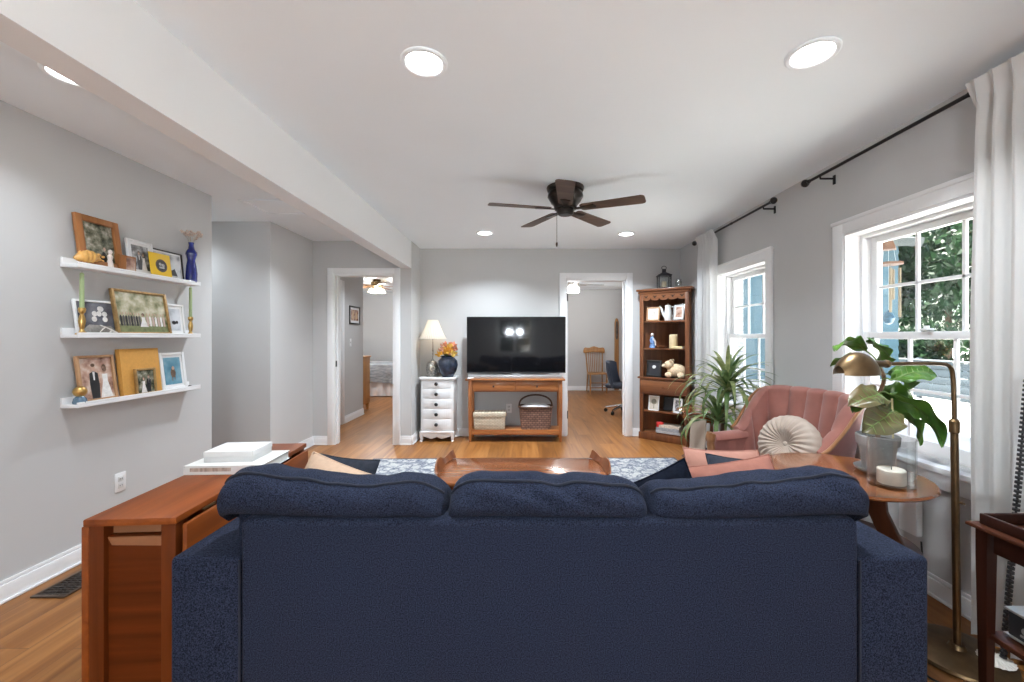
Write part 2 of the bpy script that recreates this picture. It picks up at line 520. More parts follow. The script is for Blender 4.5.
struct('ceiling_beam', B().bx(XS - 0.125, XS, YREAR, YD + 0.03, 2.105, H), mat('beam_paint', (0.76, 0.765, 0.77), 0.88, var=0.01, vscale=2))
REAR_W = (-0.78, 0.32)
wall_x('wall_rear', YREAR - 0.12, YREAR, -2.64, XR + 0.2, 0, H, [(*REAR_W, 0.75, 1.9)])

# baseboards
def bboard(name, x0, x1, y0, y1, nx=0, ny=0, h=0.105):
    b = B()
    b.bx(x0, x1, y0, y1, 0, h - 0.02, 0.002)
    if nx: b.bx(x0 + (0.006 if nx < 0 else 0), x1 - (0.006 if nx > 0 else 0), y0, y1, h - 0.02, h, 0.003)
    else: b.bx(x0, x1, y0 + (0.006 if ny < 0 else 0), y1 - (0.006 if ny > 0 else 0), h - 0.02, h, 0.003)
    # quarter-round shoe
    if nx > 0: b.bx(x1, x1 + 0.012, y0, y1, 0, 0.016, 0.005)
    if nx < 0: b.bx(x0 - 0.012, x0, y0, y1, 0, 0.016, 0.005)
    if ny < 0: b.bx(x0, x1, y0 - 0.012, y0, 0, 0.016, 0.005)
    return struct(name, b, TRIM)
bboard('baseboard_left', XL, XL + 0.015, YREAR, 3.37, nx=1)
bboard('baseboard_right', XR - 0.015, XR, YREAR, YB, nx=-1)
bboard('baseboard_back', XS, DOOR_B[0] - 0.085, YB - 0.015, YB, ny=-1)
bboard('baseboard_back_corner', DOOR_B[1] + 0.085, XR - 0.015, YB - 0.015, YB, ny=-1)
bboard('baseboard_stub', XS, XS + 0.015, YD - 0.015, YB, nx=1)
bboard('baseboard_bedroom_wall', DOOR_L[1] + 0.075, XS, YD - 0.015, YD, ny=-1)
bboard('baseboard_bedroom_wall_corner', -2.495, DOOR_L[0] - 0.075, YD - 0.015, YD, ny=-1)
bboard('baseboard_alcove', -2.495, -2.48, 4.115, YD, nx=1)
bboard('baseboard_alcove_front', -4.1, -2.48, 4.1, 4.115, ny=-1)

# door casings (the doorways themselves stand open)
def casing_x(name, x0, x1, y, zt, w=0.085, d=0.02, depth=0.12, both=True):
    b = B()
    b.bx(x0 - w, x0 - 0.006, y - d, y, 0, zt + w, 0.004); b.bx(x1 + 0.006, x1 + w, y - d, y, 0, zt + w, 0.004)
    b.bx(x0 - 0.006, x1 + 0.006, y - d, y, zt + 0.006, zt + w, 0.004)
    if both:
        b.bx(x0 - w, x0 - 0.006, y + depth, y + depth + d, 0, zt + w, 0.004); b.bx(x1 + 0.006, x1 + w, y + depth, y + depth + d, 0, zt + w, 0.004)
        b.bx(x0 - 0.006, x1 + 0.006, y + depth, y + depth + d, zt + 0.006, zt + w, 0.004)
    # jamb lining and stop
    b.bx(x0 - 0.006, x0 + 0.014, y - d * 0.5, y + depth + d * 0.5, 0, zt + 0.006); b.bx(x1 - 0.014, x1 + 0.006, y - d * 0.5, y + depth + d * 0.5, 0, zt + 0.006)
    b.bx(x0, x1, y - d * 0.5, y + depth + d * 0.5, zt - 0.014, zt + 0.006)
    b.bx(x0 + 0.014, x0 + 0.026, y + 0.05, y + 0.085, 0, zt - 0.014); b.bx(x1 - 0.026, x1 - 0.014, y + 0.05, y + 0.085, 0, zt - 0.014)
    return struct(name, b, TRIM)
t1 = casing_x('door_1', *DOOR_B, YB, 2.03)
for z in (1.80, 0.28):
    hg = ob('hinge', B().bx(DOOR_B[0] + 0.0135, DOOR_B[0] + 0.019, YB - 0.008, YB + 0.03, z - 0.045, z + 0.045, 0.001).cyl((DOOR_B[0] + 0.02, YB - 0.012, z - 0.05), (DOOR_B[0] + 0.02, YB - 0.012, z + 0.05), 0.007, seg=8), BLACK, t1)
t2 = casing_x('door_2', *DOOR_L, YD, 2.03, w=0.075)
ob('strike_plate', B().bx(DOOR_L[0] + 0.0135, DOOR_L[0] + 0.017, YD + 0.005, YD + 0.04, 0.93, 1.0, 0.001), BLACK, t2)

# windows
def window(name, x_in, w, z0, z1, sgn=1, cw=0.085):
    """double-hung window in a wall along Y; x_in = room face; recess goes sgn*X"""
    y0, y1 = w
    X = lambda d: x_in + sgn * d
    b = B()
    # casing on the room face
    b.bx(X(-0.022), X(0), y0 - cw, y0, z0 - 0.02, z1 + cw, 0.004); b.bx(X(-0.022), X(0), y1, y1 + cw, z0 - 0.02, z1 + cw, 0.004)
    b.bx(X(-0.022), X(0), y0, y1, z1, z1 + cw, 0.004)
    b.bx(X(-0.028), X(0), y0 - cw - 0.008, y1 + cw + 0.008, z1 + cw - 0.018, z1 + cw + 0.006, 0.004)
    # jamb extension
    for d0, d1, t in ((-0.012, 0.19, 0.012), (0.085, 0.19, 0.03)):
        b.bx(X(d0), X(d1), y0, y0 + t, z0, z1); b.bx(X(d0), X(d1), y1 - t, y1, z0, z1); b.bx(X(d0), X(d1), y0 + t, y1 - t, z1 - t, z1)
    fr = struct(name, b, TRIM)
    s = B(); s.bx(X(-0.055), X(0.1), y0 - cw - 0.02, y1 + cw + 0.02, z0 - 0.03, z0, 0.006)
    s.bx(X(-0.02), X(0), y0 - cw, y1 + cw, z0 - 0.115, z0 - 0.03, 0.004); s.bx(X(0.1), X(0.23), y0, y1, z0 - 0.03, z0 + 0.01)
    ob('window_sill', s, TRIM, fr)
    ya, yb = y0 + 0.03, y1 - 0.03
    mid = (z0 + z1) / 2 - 0.005
    for nm, d, za, zb in (('upper_sash', 0.155, mid - 0.02, z1 - 0.03), ('lower_sash', 0.112, z0 + 0.01, mid + 0.022)):
        q = B(); st = 0.042
        q.bx(X(d - 0.018), X(d + 0.018), ya, ya + st, za, zb, 0.003); q.bx(X(d - 0.018), X(d + 0.018), yb - st, yb, za, zb, 0.003)
        q.bx(X(d - 0.018), X(d + 0.018), ya + st, yb - st, zb - 0.04, zb, 0.003); q.bx(X(d - 0.018), X(d + 0.018), ya + st, yb - st, za, za + (0.042 if nm == 'upper_sash' else 0.065), 0.003)
        for k in (1, 2):
            yy = ya + st + (yb - ya - 2 * st) * k / 3
            q.bx(X(d - 0.008), X(d + 0.008), yy - 0.009, yy + 0.009, za + 0.04, zb - 0.04, 0.002)
        zz = (za + zb) / 2
        q.bx(X(d - 0.008), X(d + 0.008), ya + st, yb - st, zz - 0.009, zz + 0.009, 0.002)
        sh = ob(nm, q, TRIM, fr)
        ob('window_glass', B().bx(X(d - 0.002), X(d + 0.002), ya + 0.03, yb - 0.03, za + 0.03, zb - 0.03), GLASS, sh)
    return fr
win_near = window('window_1', XR, NEAR_W, WZ0, WZ1)
win_far = window('window_2', XR, FAR_W, WZ0, WZ1)
for w_ in (win_near,):
    lk = B().box((XR + 0.085, 2.19, 1.325), (0.03, 0.06, 0.012), 0.004).cyl((XR + 0.085, 2.19, 1.33), (XR + 0.085, 2.19, 1.345), 0.012)
    ob('sash_lock', lk, WHITE, w_)
window('window_added', XR, ADDED_SIDE_W, WZ0, WZ1)  # unseen side window behind the camera, added to let in more daylight
# rear window, seen mirrored in the television
fr = B(); y_ = YREAR
fr.bx(REAR_W[0] - 0.085, REAR_W[0], y_, y_ + 0.02, 0.7, 1.985, 0.004).bx(REAR_W[1], REAR_W[1] + 0.085, y_, y_ + 0.02, 0.7, 1.985, 0.004)
fr.bx(REAR_W[0], REAR_W[1], y_, y_ + 0.02, 1.9, 1.985, 0.004).bx(REAR_W[0] - 0.1, REAR_W[1] + 0.1, y_ - 0.1, y_ + 0.05, 0.72, 0.75, 0.004)
mxr = (REAR_W[0] + REAR_W[1]) / 2
for xx, hw in ((REAR_W[0] + 0.03, 0.03), (mxr, 0.05), (REAR_W[1] - 0.03, 0.03)): fr.bx(xx - hw, xx + hw, y_ - 0.07, y_ - 0.03, 0.75, 1.9)
for zz in (0.78, 1.31, 1.87): fr.bx(REAR_W[0], REAR_W[1], y_ - 0.07, y_ - 0.03, zz - 0.03, zz + 0.03)
wr = struct('window_4', fr, TRIM)
ob('window_glass', B().bx(REAR_W[0] + 0.02, REAR_W[1] - 0.02, y_ - 0.052, y_ - 0.048, 0.77, 1.88), GLASS, wr)

portal((XR + 0.24, sum(NEAR_W) / 2, (WZ0 + WZ1) / 2), (0, R(90), 0), WZ1 - WZ0, 0.89)
portal((XR + 0.24, sum(FAR_W) / 2, (WZ0 + WZ1) / 2), (0, R(90), 0), WZ1 - WZ0, 0.89)
portal((XR + 0.24, sum(ADDED_SIDE_W) / 2, (WZ0 + WZ1) / 2), (0, R(90), 0), WZ1 - WZ0, 1.4)

# access panel moulding in the passage ceiling
ap = B(); ax0, ax1, ay0, ay1 = -2.36, -1.95, 3.45, 3.85
for (a0, a1, b0, b1) in ((ax0, ax1, ay0, ay0 + 0.03), (ax0, ax1, ay1 - 0.03, ay1), (ax0, ax0 + 0.03, ay0 + 0.03, ay1 - 0.03), (ax1 - 0.03, ax1, ay0 + 0.03, ay1 - 0.03)):
    ap.bx(a0, a1, b0, b1, H - 0.014, H, 0.003)
ap.bx(ax0 + 0.03, ax1 - 0.03, ay0 + 0.03, ay1 - 0.03, H - 0.004, H)
struct('trim_ceiling_hatch', ap, CEIL)

# ------------------------------------------------------------------ bedroom beyond the doorway
struct('wall_bedroom_entry', B().bx(-2.77, -2.65, YD + 0.12, 6.92, 0, H), WALL)
struct('wall_bedroom_return', B().bx(-5.9, -2.77, 6.80, 6.92, 0, H), WALL)
struct('wall_bedroom_far', B().bx(-5.9, -0.3, 10.6, 10.72, 0, H), WALL)
wall_y('wall_bedroom_outer', -5.92, -5.8, 6.92, 10.6, 0, H, [(8.0, 9.6, 0.8, 2.0)])  # opening in the unseen outer wall, added to bring daylight into the bedroom
struct('wall_bedroom_divider', B().bx(-0.42, -0.3, YB + 0.12, 10.6, 0, H), WALL)
bboard('baseboard_bedroom_entry', -2.65, -2.635, 6.16, 6.92, nx=1)
bboard('baseboard_bedroom_far', -5.8, -0.42, 10.585, 10.6, ny=-1)
db = B()
db.bx(-2.65, -2.63, 6.07, 6.155, 0, 2.115, 0.004); db.bx(-2.65, -2.63, 5.19, 5.275, 0, 2.115, 0.004); db.bx(-2.65, -2.63, 5.275, 6.07, 2.03, 2.115, 0.004)
db.bx(-2.65, -2.636, 5.28, 6.065, 0.01, 2.03, 0.002)
d3 = struct('door_3', db, TRIM)
ob('door_knob', B().lathe([(0, 0), (0.028, 0.0), (0.028, 0.006), (0.01, 0.012), (0.01, 0.03), (0.026, 0.04), (0.028, 0.052), (0.018, 0.064), (0, 0.066)], 16, M=Matrix.Translation((-2.636, 5.36, 0.95)) @ Euler((0, R(90), 0)).to_matrix().to_4x4()), BLACK, d3)

# ------------------------------------------------------------------ study beyond the doorway
struct('wall_study_far', B().bx(-0.3, 2.67, 10.0, 10.12, 0, H), WALL)
wall_y('wall_study_outer', 2.55, 2.67, YB + 0.12, 10.0, 0, H, [(6.6, 8.4, 0.7, 2.0)])  # hole left out of view so daylight reaches the study
struct('wall_study_near', B().bx(XR, 2.67, YB, YB + 0.12, 0, H), WALL)
bboard('baseboard_study_far', -0.3, 2.55, 9.985, 10.0, ny=-1)
portal((2.71, 7.5, 1.35), (0, R(90), 0), 1.3, 1.8)
portal((-5.96, 8.8, 1.4), (0, R(-90), 0), 1.2, 1.6)

# ------------------------------------------------------------------ ceiling lights
def recessed(x, y, label, watts=16, r=0.097):
    t = thing('recessed_light', label, 'ceiling light', (x, y, H), 0, 'recessed ceiling lights')
    ob('trim_ring', B().lathe([(r * 0.76, -0.002), (r * 0.80, -0.008), (r * 0.93, -0.010), (r, -0.006), (r, 0.0)], 40), CEIL, t)
    ob('diffuser', B().lathe([(0, -0.0045), (r * 0.5, -0.0045), (r * 0.77, -0.003)], 40), LIT, t)
    l = room_light((x, y, H - 0.013), r * 0.72, watts)
    return t
recessed(-0.408, 1.73, 'round recessed ceiling light nearest the beam, in front of the fan', 10)
recessed(1.172, 1.675, 'round recessed ceiling light near the long curtain rod by the big window', 13)
recessed(-0.408, 4.56, 'small-looking recessed ceiling light above the television side, beyond the fan', 18)
recessed(1.155, 4.60, 'small-looking recessed ceiling light above the study doorway, beyond the fan', 18)
recessed(-1.965, 1.81, 'recessed ceiling light partly behind the beam, above the picture ledges', 5)
recessed(-3.3, 3.74, 'added recessed light brightening the side passage, out of sight past the picture ledges', 4)  # added fill for the dark passage, no fixture visible there
recessed(-1.74, 3.75, 'added recessed light hidden behind the beam, brightening the alcove by the bedroom doorway', 13)  # added out of view to light the alcove side wall
recessed(-1.75, 6.1, 'added unseen recessed light brightening the wall just inside the bedroom doorway', 8)  # added above the door head to lift the dim entry wall
recessed(-0.408, -1.2, 'added unseen recessed light behind the sofa toward the rear wall, on the beam side')  # this and the next are added behind the camera as extra room light
recessed(1.172, -1.2, 'added unseen recessed light behind the sofa toward the rear wall, on the window side')

# ================================================================== outside the windows
struct('ground', B().bx(XR + 0.2, 60, -30, 60, -0.5, -0.32).bx(-60, XR + 0.2, -60, YREAR - 0.14, -0.5, -0.32), mat('pale_concrete', (0.68, 0.68, 0.66), 0.9, var=0.08, vscale=1.5))
# wing of the house: white brick, boards coloured with the blue of sky-lit shade
wg = thing('house_wing', 'house wing with boards tinted sky-shade blue and a white brick corner, seen through the far window', 'building', (3.3, 7.4, -0.32))
ob('brick_wall', B().bx(0.04, 0.66, 0.02, 3.0, 0, 2.85), brick_mat('white_brick', (0.40, 0.42, 0.43), (0.30, 0.32, 0.33), (0.20, 0.21, 0.22)), wg)
sd = B()
for k in range(18):
    z = 0.85 + k * 0.15
    if z + 0.15 > 3.3: break
    sd.prism([(0.03, z), (0.055, z), (0.03, z + 0.152)], 'x', 0.66, 3.45) if False else sd.prism([(0.06, z), (0.03, z), (0.05, z + 0.152), (0.06, z + 0.152)], 'x', 0.66, 3.45)
sd.bx(0.66, 3.45, 0.06, 3.0, 0.85, 3.3)
ob('siding', sd, mat('sky_shade_siding', (0.04, 0.095, 0.125), 0.6, var=0.08, vscale=3), wg)
ob('brick_base', B().bx(0.66, 3.45, 0.0, 3.0, 0, 0.85), brick_mat('white_brick_low', (0.40, 0.42, 0.43), (0.30, 0.32, 0.33), (0.20, 0.21, 0.22)), wg)
for x in (1.35,):
    wf = B()
    for (a, b_, c, d) in ((x, x + 0.06, 1.25, 2.55), (x + 0.64, x + 0.7, 1.25, 2.55), (x + 0.06, x + 0.64, 2.49, 2.55), (x + 0.06, x + 0.64, 1.25, 1.31), (x + 0.06, x + 0.64, 1.87, 1.92)):
        wf.bx(a, b_, -0.01, 0.05, c, d)
    f_ = ob('window', wf, TRIM, wg)
    ob('pane', B().bx(x + 0.03, x + 0.67, 0.02, 0.03, 1.28, 2.52), mat('dark_pane', (0.05, 0.10, 0.14), 0.08), f_)
ob('roof', B().prism([(-0.35, 3.15), (3.2, 4.3), (3.2, 4.45), (-0.4, 3.28)], 'x', -0.1, 3.5), mat('roof_shingle', (0.06, 0.07, 0.07), 0.9, var=0.2, vscale=14), wg)
fn = thing('garden_fence', 'long low grey-blue fence across the bright driveway outside', 'fence', (10.4, 3, -0.32))
fb = B()
for k in range(5): fb.bx(0, 0.025, -5.5, 16, 0.06 + k * 0.185, 0.235 + k * 0.185, 0.004)
ob('boards', fb, mat('fence_blue_grey', (0.035, 0.052, 0.065), 0.8, var=0.15, vscale=4, stretch=(1, 0.2, 3)), fn)
ob('top_rail', B().bx(-0.04, 0.06, -5.5, 16, 0.99, 1.03, 0.006), mat('fence_rail', (0.12, 0.135, 0.15), 0.7, var=0.05), fn)
for k in range(12): ob('post', B().bx(0.03, 0.12, -5.4 + k * 1.9, -5.31 + k * 1.9, 0, 1.06, 0.006), _mats['fence_blue_grey'], fn)

# trees
def tree_mesh(seed, rx, ry, rz, n, leaf):
    rnd = random.Random(seed); b = B()
    lobes = [(Vector((rnd.uniform(-0.55, 0.55), rnd.uniform(-0.55, 0.55), rnd.uniform(-0.5, 0.6))), rnd.uniform(0.3, 0.5)) for _ in range(26)]
    for _ in range(n):
        c, rr = rnd.choice(lobes)
        d = Vector((rnd.gauss(0, 1), rnd.gauss(0, 1), rnd.gauss(0, 1))).normalized() * rr * (0.75 + 0.25 * rnd.random())
        p = c + d; p = Vector((p.x * rx, p.y * ry, p.z * rz))
        s = leaf * rnd.uniform(0.6, 1.4)
        m = Euler((rnd.uniform(0, 6.3), rnd.uniform(0, 6.3), rnd.uniform(0, 6.3))).to_matrix()
        b.poly([p + m @ Vector(q) for q in ((-s, 0, 0), (0, -s * 0.45, 0), (s, 0, 0), (0, s * 0.45, 0))])
    return b
LEAFM = leaf_mat('tree_leaves', (0.007, 0.021, 0.010), (0.032, 0.075, 0.032), 0.5, 1.2, 0.35)
BARK = mat('bark', (0.09, 0.065, 0.045), 0.95, var=0.3, vscale=9, stretch=(6, 6, 1))
def tree(x, y, h, seed, label, r=2.0):
    t = thing('garden_tree', label, 'tree', (x, y, -0.32), 0, 'trees beyond the garden fence')
    ob('trunk', B().tube([(0, 0, 0), (0.05, 0.02, h * 0.3), (-0.04, 0.05, h * 0.7)], [0.16, 0.12, 0.05], 10), BARK, t)
    ob('crown', tree_mesh(seed, r, r, h * 0.52, 9500, 0.14), LEAFM, t, (0, 0, h * 0.53))
    return t
tree(14.4, 16.4, 7.4, 1, 'dense green tree beyond the fence, next to the blue-tinted house wing in the near window', 2.15)
tree(14.6, 11.9, 7.2, 2, 'dense green tree beyond the fence, next to the grey curtain in the near window', 2.15)
tree(14.4, 7.4, 6.6, 3, 'dense green tree beyond the fence, hidden mostly behind the grey curtain', 2.1)
tree(19.4, 18.9, 9.0, 4, 'tall green tree rising in the gap between the two nearer garden trees', 2.3)
tree(19.4, 23.8, 9.0, 6, 'tall green tree rising behind the blue-tinted house wing', 2.3)
tree(-1.6, -9.5, 5.0, 5, 'leafy tree outside the rear window, seen mirrored in the television', 2.2)
tree(3.2, -11.0, 5.6, 8, 'leafy tree outside the rear window, farther toward the window wall', 2.2)
def shrub(y, seed, label):
    t = thing('garden_shrub', label, 'shrub', (11.6, y, -0.32), 0, 'shrubs along the garden fence')
    ob('stem', B().tube([(0, 0, 0), (0.03, 0, 0.6), (0, 0.05, 1.2)], [0.05, 0.04, 0.02], 8), BARK, t)
    ob('foliage', tree_mesh(seed, 0.75, 1.15, 1.0, 3200, 0.10), LEAFM, t, (0, 0, 1.05))
shrub(14.7, 31, 'leafy shrub behind the fence, next to the blue-tinted house wing')
shrub(12.2, 32, 'leafy shrub behind the fence, second from the blue-tinted house wing')
shrub(9.7, 33, 'leafy shrub behind the fence, third from the blue-tinted house wing')
shrub(7.2, 34, 'leafy shrub behind the fence, nearest the grey curtain')

# wind chime outside the near window
wc = thing('wind_chime', 'wooden wind chime hanging outside the near window', 'wind chime', (2.42, 2.74, 1.985))
ob('bracket', B().tube([(-0.17, 0, 0), (-0.02, 0, 0.012), (0, 0, -0.01)], 0.005, 6), BLACK, wc)
ob('roof_cap', B().lathe([(0, 0.0), (0.012, -0.02), (0.05, -0.11), (0.052, -0.125), (0, -0.125)], 4), wood('chime_wood', (0.11, 0.045, 0.022), (0.20, 0.10, 0.055), 'z'), wc)
ob('ring', B().lathe([(0.012, -0.21), (0.075, -0.21), (0.075, -0.225), (0.012, -0.225), (0.012, -0.21)], 20), _mats['chime_wood'], wc)
for k in range(5):
    a = 2 * PI * k / 5 + 0.4; x, y = 0.055 * math.cos(a), 0.055 * math.sin(a); L_ = 0.20 + 0.03 * k
    ob('chime_tube', B().cyl((x, y, -0.25), (x, y, -0.25 - L_), 0.008, seg=8).cyl((x, y, -0.225), (x, y, -0.25), 0.001, seg=4), mat('bamboo', (0.24, 0.19, 0.12), 0.45, var=0.2), wc)
cs = B()
for x, y in ((0.05, 0), (-0.05, 0), (0, 0.05)): cs.tube([(x * 0.7, y * 0.7, -0.12), (x, y, -0.21)], 0.001, 4)
cs.tube([(0, 0, -0.12), (0, 0, -0.56)], 0.001, 4)
ob('strings', cs, WHITE, wc)
ob('striker', B().lathe([(0, -0.52), (0.02, -0.54), (0.035, -0.575), (0.02, -0.61), (0, -0.62)], 14), mat('chime_blue', (0.05, 0.12, 0.18), 0.3, var=0.3, vscale=40), wc)

# ================================================================== sofa
SOFA = mat('navy_tweed', (0.018, 0.0225, 0.040), 0.95, var=0.85, vscale=300, bump=0.4, bscale=300, sheen=0.02, vdetail=3, spec=0.05)
SEAM = mat('navy_piping', (0.010, 0.013, 0.024), 0.9, var=0.3, vscale=120)
sofa = thing('sofa', 'navy blue tweed three-seat sofa seen from behind', 'sofa', (0.08, 1.2, 0))
SX0, SX1, SD = -1.104, 1.104, 0.92
AW = 0.208
# frame: seat base + back
fb = B()
fb.box((0, SD / 2 + 0.01, 0.19), (2 * SX1 - 2 * AW, SD - 0.03, 0.22), 0.012)
ob('seat_base', fb, SOFA, sofa)
bk = B(); bk.box((0, 0.06, 0.42), (2 * SX1 - 2 * AW + 0.006, 0.12, 0.67), 0.02, seg=3)
ob('back_panel', bk, SOFA, sofa)
for s in (-1, 1):
    a = B(); a.box((s * (SX1 - AW / 2), SD / 2 + 0.001, 0.3625), (AW - 0.003, SD - 0.002, 0.565), 0.015, seg=4)
    ob('armrest', a, SOFA, sofa)
    sm = B(); xa = s * (SX1 - AW + 0.0)
    sm.tube([(xa, -0.002, 0.085), (xa, -0.002, 0.64)], 0.0035, 6)
    ob('seam', sm, SEAM, sofa)
    for y in (0.07, SD - 0.07):
        ob('leg', B().cyl((s * (SX1 - 0.08), y, 0.0), (s * (SX1 - 0.08), y, 0.085), 0.02, 0.028, 12), mat('dark_leg', (0.03, 0.02, 0.015), 0.4), sofa)
# seat cushions
for (xa, xb) in ((-0.88, -0.30), (-0.30, 0.30), (0.30, 0.88)):
    def seat_fn(u, v, xa=xa, xb=xb):
        a = 2 * PI * v; e = 0.28
        cy, sy = math.cos(a), math.sin(a)
        yy = 0.55 + 0.36 * math.copysign(abs(cy) ** e, cy); zz = 0.375 + 0.082 * math.copysign(abs(sy) ** 0.6, sy)
        w = 2 * u - 1; k = (1 - abs(w) ** 14) ** 0.5 if abs(w) < 1 else 0.0
        zz = 0.375 + (zz - 0.375) * (0.25 + 0.75 * k) + 0.006 * nz(w * 2, yy * 3, xa * 3)
        return Vector(((xa + xb) / 2 + w * (xb - xa - 0.006) / 2, yy, zz))
    ob('seat_cushion', B().surf(seat_fn, 28, 40, cv=True), SOFA, sofa)
# back cushions: they bulge over the top of the back panel
prof = closed_rail([(0.125, 0.50), (0.128, 0.66), (0.120, 0.748), (0.030, 0.757), (0.004, 0.795), (0.022, 0.842), (0.075, 0.868), (0.145, 0.858), (0.215, 0.815), (0.285, 0.72), (0.325, 0.60), (0.30, 0.48), (0.20, 0.458)], 5)
pc = Vector((0.17, 0.66))
def back_cushion(xa, xb, seed, tops):
    n = len(prof)
    def fn(u, v):
        w = 2 * u - 1
        p = prof[int(round(v * n)) % n]
        k = (1 - abs(w) ** 14) ** 0.5 if abs(w) < 1 else 0.0
        k = 0.50 + 0.50 * k
        q = pc + (Vector((p.x, p.y)) - pc) * k
        hi = max(0.0, (q.y - 0.70) / 0.17)
        # sagging top edge, interpolated from a few heights along the cushion
        f = u * (len(tops) - 1); i = min(int(f), len(tops) - 2); t = f - i; t = t * t * (3 - 2 * t)
        sag = tops[i] * (1 - t) + tops[i + 1] * t
        x = (xa + xb) / 2 + w * (xb - xa) / 2
        wr = 0.010 * nz(x * 5 + seed, q.x * 9, q.y * 9) + 0.006 * nz(x * 17 + seed, q.x * 14, q.y * 22)
        fold = 0.012 * math.sin((x * 1.0 + q.y * 2.4) * 38 + 3 * nz(x * 4, q.y * 4, seed)) * max(0, nz(x * 3.1 + seed * 2, q.y * 2, 3.3) + 0.1)
        q2 = q + (q - pc).normalized() * (wr + fold)
        return Vector((x, q2.x, q2.y + sag * hi))
    c = ob('back_cushion', B().surf(fn, 72, n, cv=True), SOFA, sofa)
    # welt along the crown
    iw = max(range(n), key=lambda i: -abs(prof[i].x - 0.055) + (5 if prof[i].y > 0.82 else 0))
    pts = [fn(0.02 + 0.96 * i / 50, iw / n) + Vector((0, -0.001, 0.002)) for i in range(51)]
    ob('welt', B().tube(pts, 0.0045, 6), SEAM, c)
    return c
back_cushion(-1.0, -0.305, 1.3, [0.012, 0.012, -0.004, -0.022, -0.026, -0.014, -0.03])
back_cushion(-0.307, 0.303, 5.1, [-0.028, -0.006, -0.008, -0.018, -0.018, -0.020, -0.036])
back_cushion(0.301, 0.965, 9.7, [-0.030, -0.036, -0.030, -0.018, -0.004, 0.008, 0.0])

# throw pillows
def pillow(name, label, w, h, t, loc, rot, m, seed=0.0, m2=None, group='throw pillows on the sofa'):
    def fn(u, v, s):
        a, b_ = 2 * u - 1, 2 * v - 1
        e = max(0.0, (1 - abs(a) ** 2.4) * (1 - abs(b_) ** 2.4)) ** 0.55
        px = w / 2 * a * (1 - 0.07 * (1 - b_ * b_)); py = h / 2 * b_ * (1 - 0.07 * (1 - a * a))
        wr = 0.012 * nz(a * 2.2 + seed, b_ * 2.2, s) * e + 0.005 * nz(a * 6 + seed, b_ * 6, s)
        return Vector((px, py, s * (t / 2 * e) + wr * e))
    b = B(); b.surf(lambda u, v: fn(u, v, 1), 28, 28); b.surf(lambda u, v: fn(u, v, -1), 28, 28)
    r = thing(name, label, 'pillow', loc, rot, group)
    ob('cover', b, m, r, weld=True)
    edge = [fn(i / 20, 0, 0) for i in range(20)] + [fn(1, i / 20, 0) for i in range(20)] + [fn(1 - i / 20, 1, 0) for i in range(20)] + [fn(0, 1 - i / 20, 0) for i in range(21)]
    ob('piping', B().tube(edge, 0.004, 6), m2 or m, r)
    return r
CREAM = mat('cream_linen', (0.48, 0.33, 0.23), 0.95, var=0.06, vscale=60, bump=0.2, bscale=200)
CORAL = mat('coral_cotton', (0.25, 0.095, 0.066), 0.9, var=0.08, vscale=30, bump=0.2, bscale=160)
PEACH = mat('peach_cotton', (0.36, 0.17, 0.125), 0.9, var=0.06, vscale=30, bump=0.15, bscale=160)
SLATE = mat('slate_cotton', (0.03, 0.034, 0.045), 0.9, spec=0.05, var=0.15, vscale=60, bump=0.2, bscale=200)
NAVYP = mat('dark_navy_velvet', (0.008, 0.010, 0.017), 0.95, spec=0.03, var=0.3, vscale=80)
pillow('throw_pillow', 'cream linen throw pillow on the sofa end beside the drop-leaf table', 0.42, 0.36, 0.13, (-0.735, 1.66, 0.592), (R(52), R(20), R(2)), CREAM, 2.2)
pillow('throw_pillow', 'dark slate throw pillow peeking out behind the cream one', 0.28, 0.30, 0.10, (-0.825, 1.88, 0.595), (R(55), R(8), R(6)), SLATE, 4.2)
pillow('throw_pillow', 'dark navy throw pillow with a raised corner, beside the coral pillow', 0.38, 0.38, 0.11, (0.535, 1.585, 0.565), (R(74), R(-22), R(2)), NAVYP, 6.2)
pillow('throw_pillow', 'coral throw pillow lying in the sofa corner by the round table', 0.37, 0.30, 0.12, (0.85, 1.62, 0.66), (R(48), R(-9), R(-2)), CORAL, 8.2)
pillow('throw_pillow', 'dull slate-grey throw pillow between the coral and the peach pillow', 0.30, 0.32, 0.10, (0.97, 1.80, 0.605), (R(58), R(6), R(0)), SLATE, 3.1)
pillow('throw_pillow', 'pale peach throw pillow standing behind the coral pillow', 0.38, 0.36, 0.11, (0.975, 1.96, 0.575), (R(62), R(3), R(4)), PEACH, 5.7)

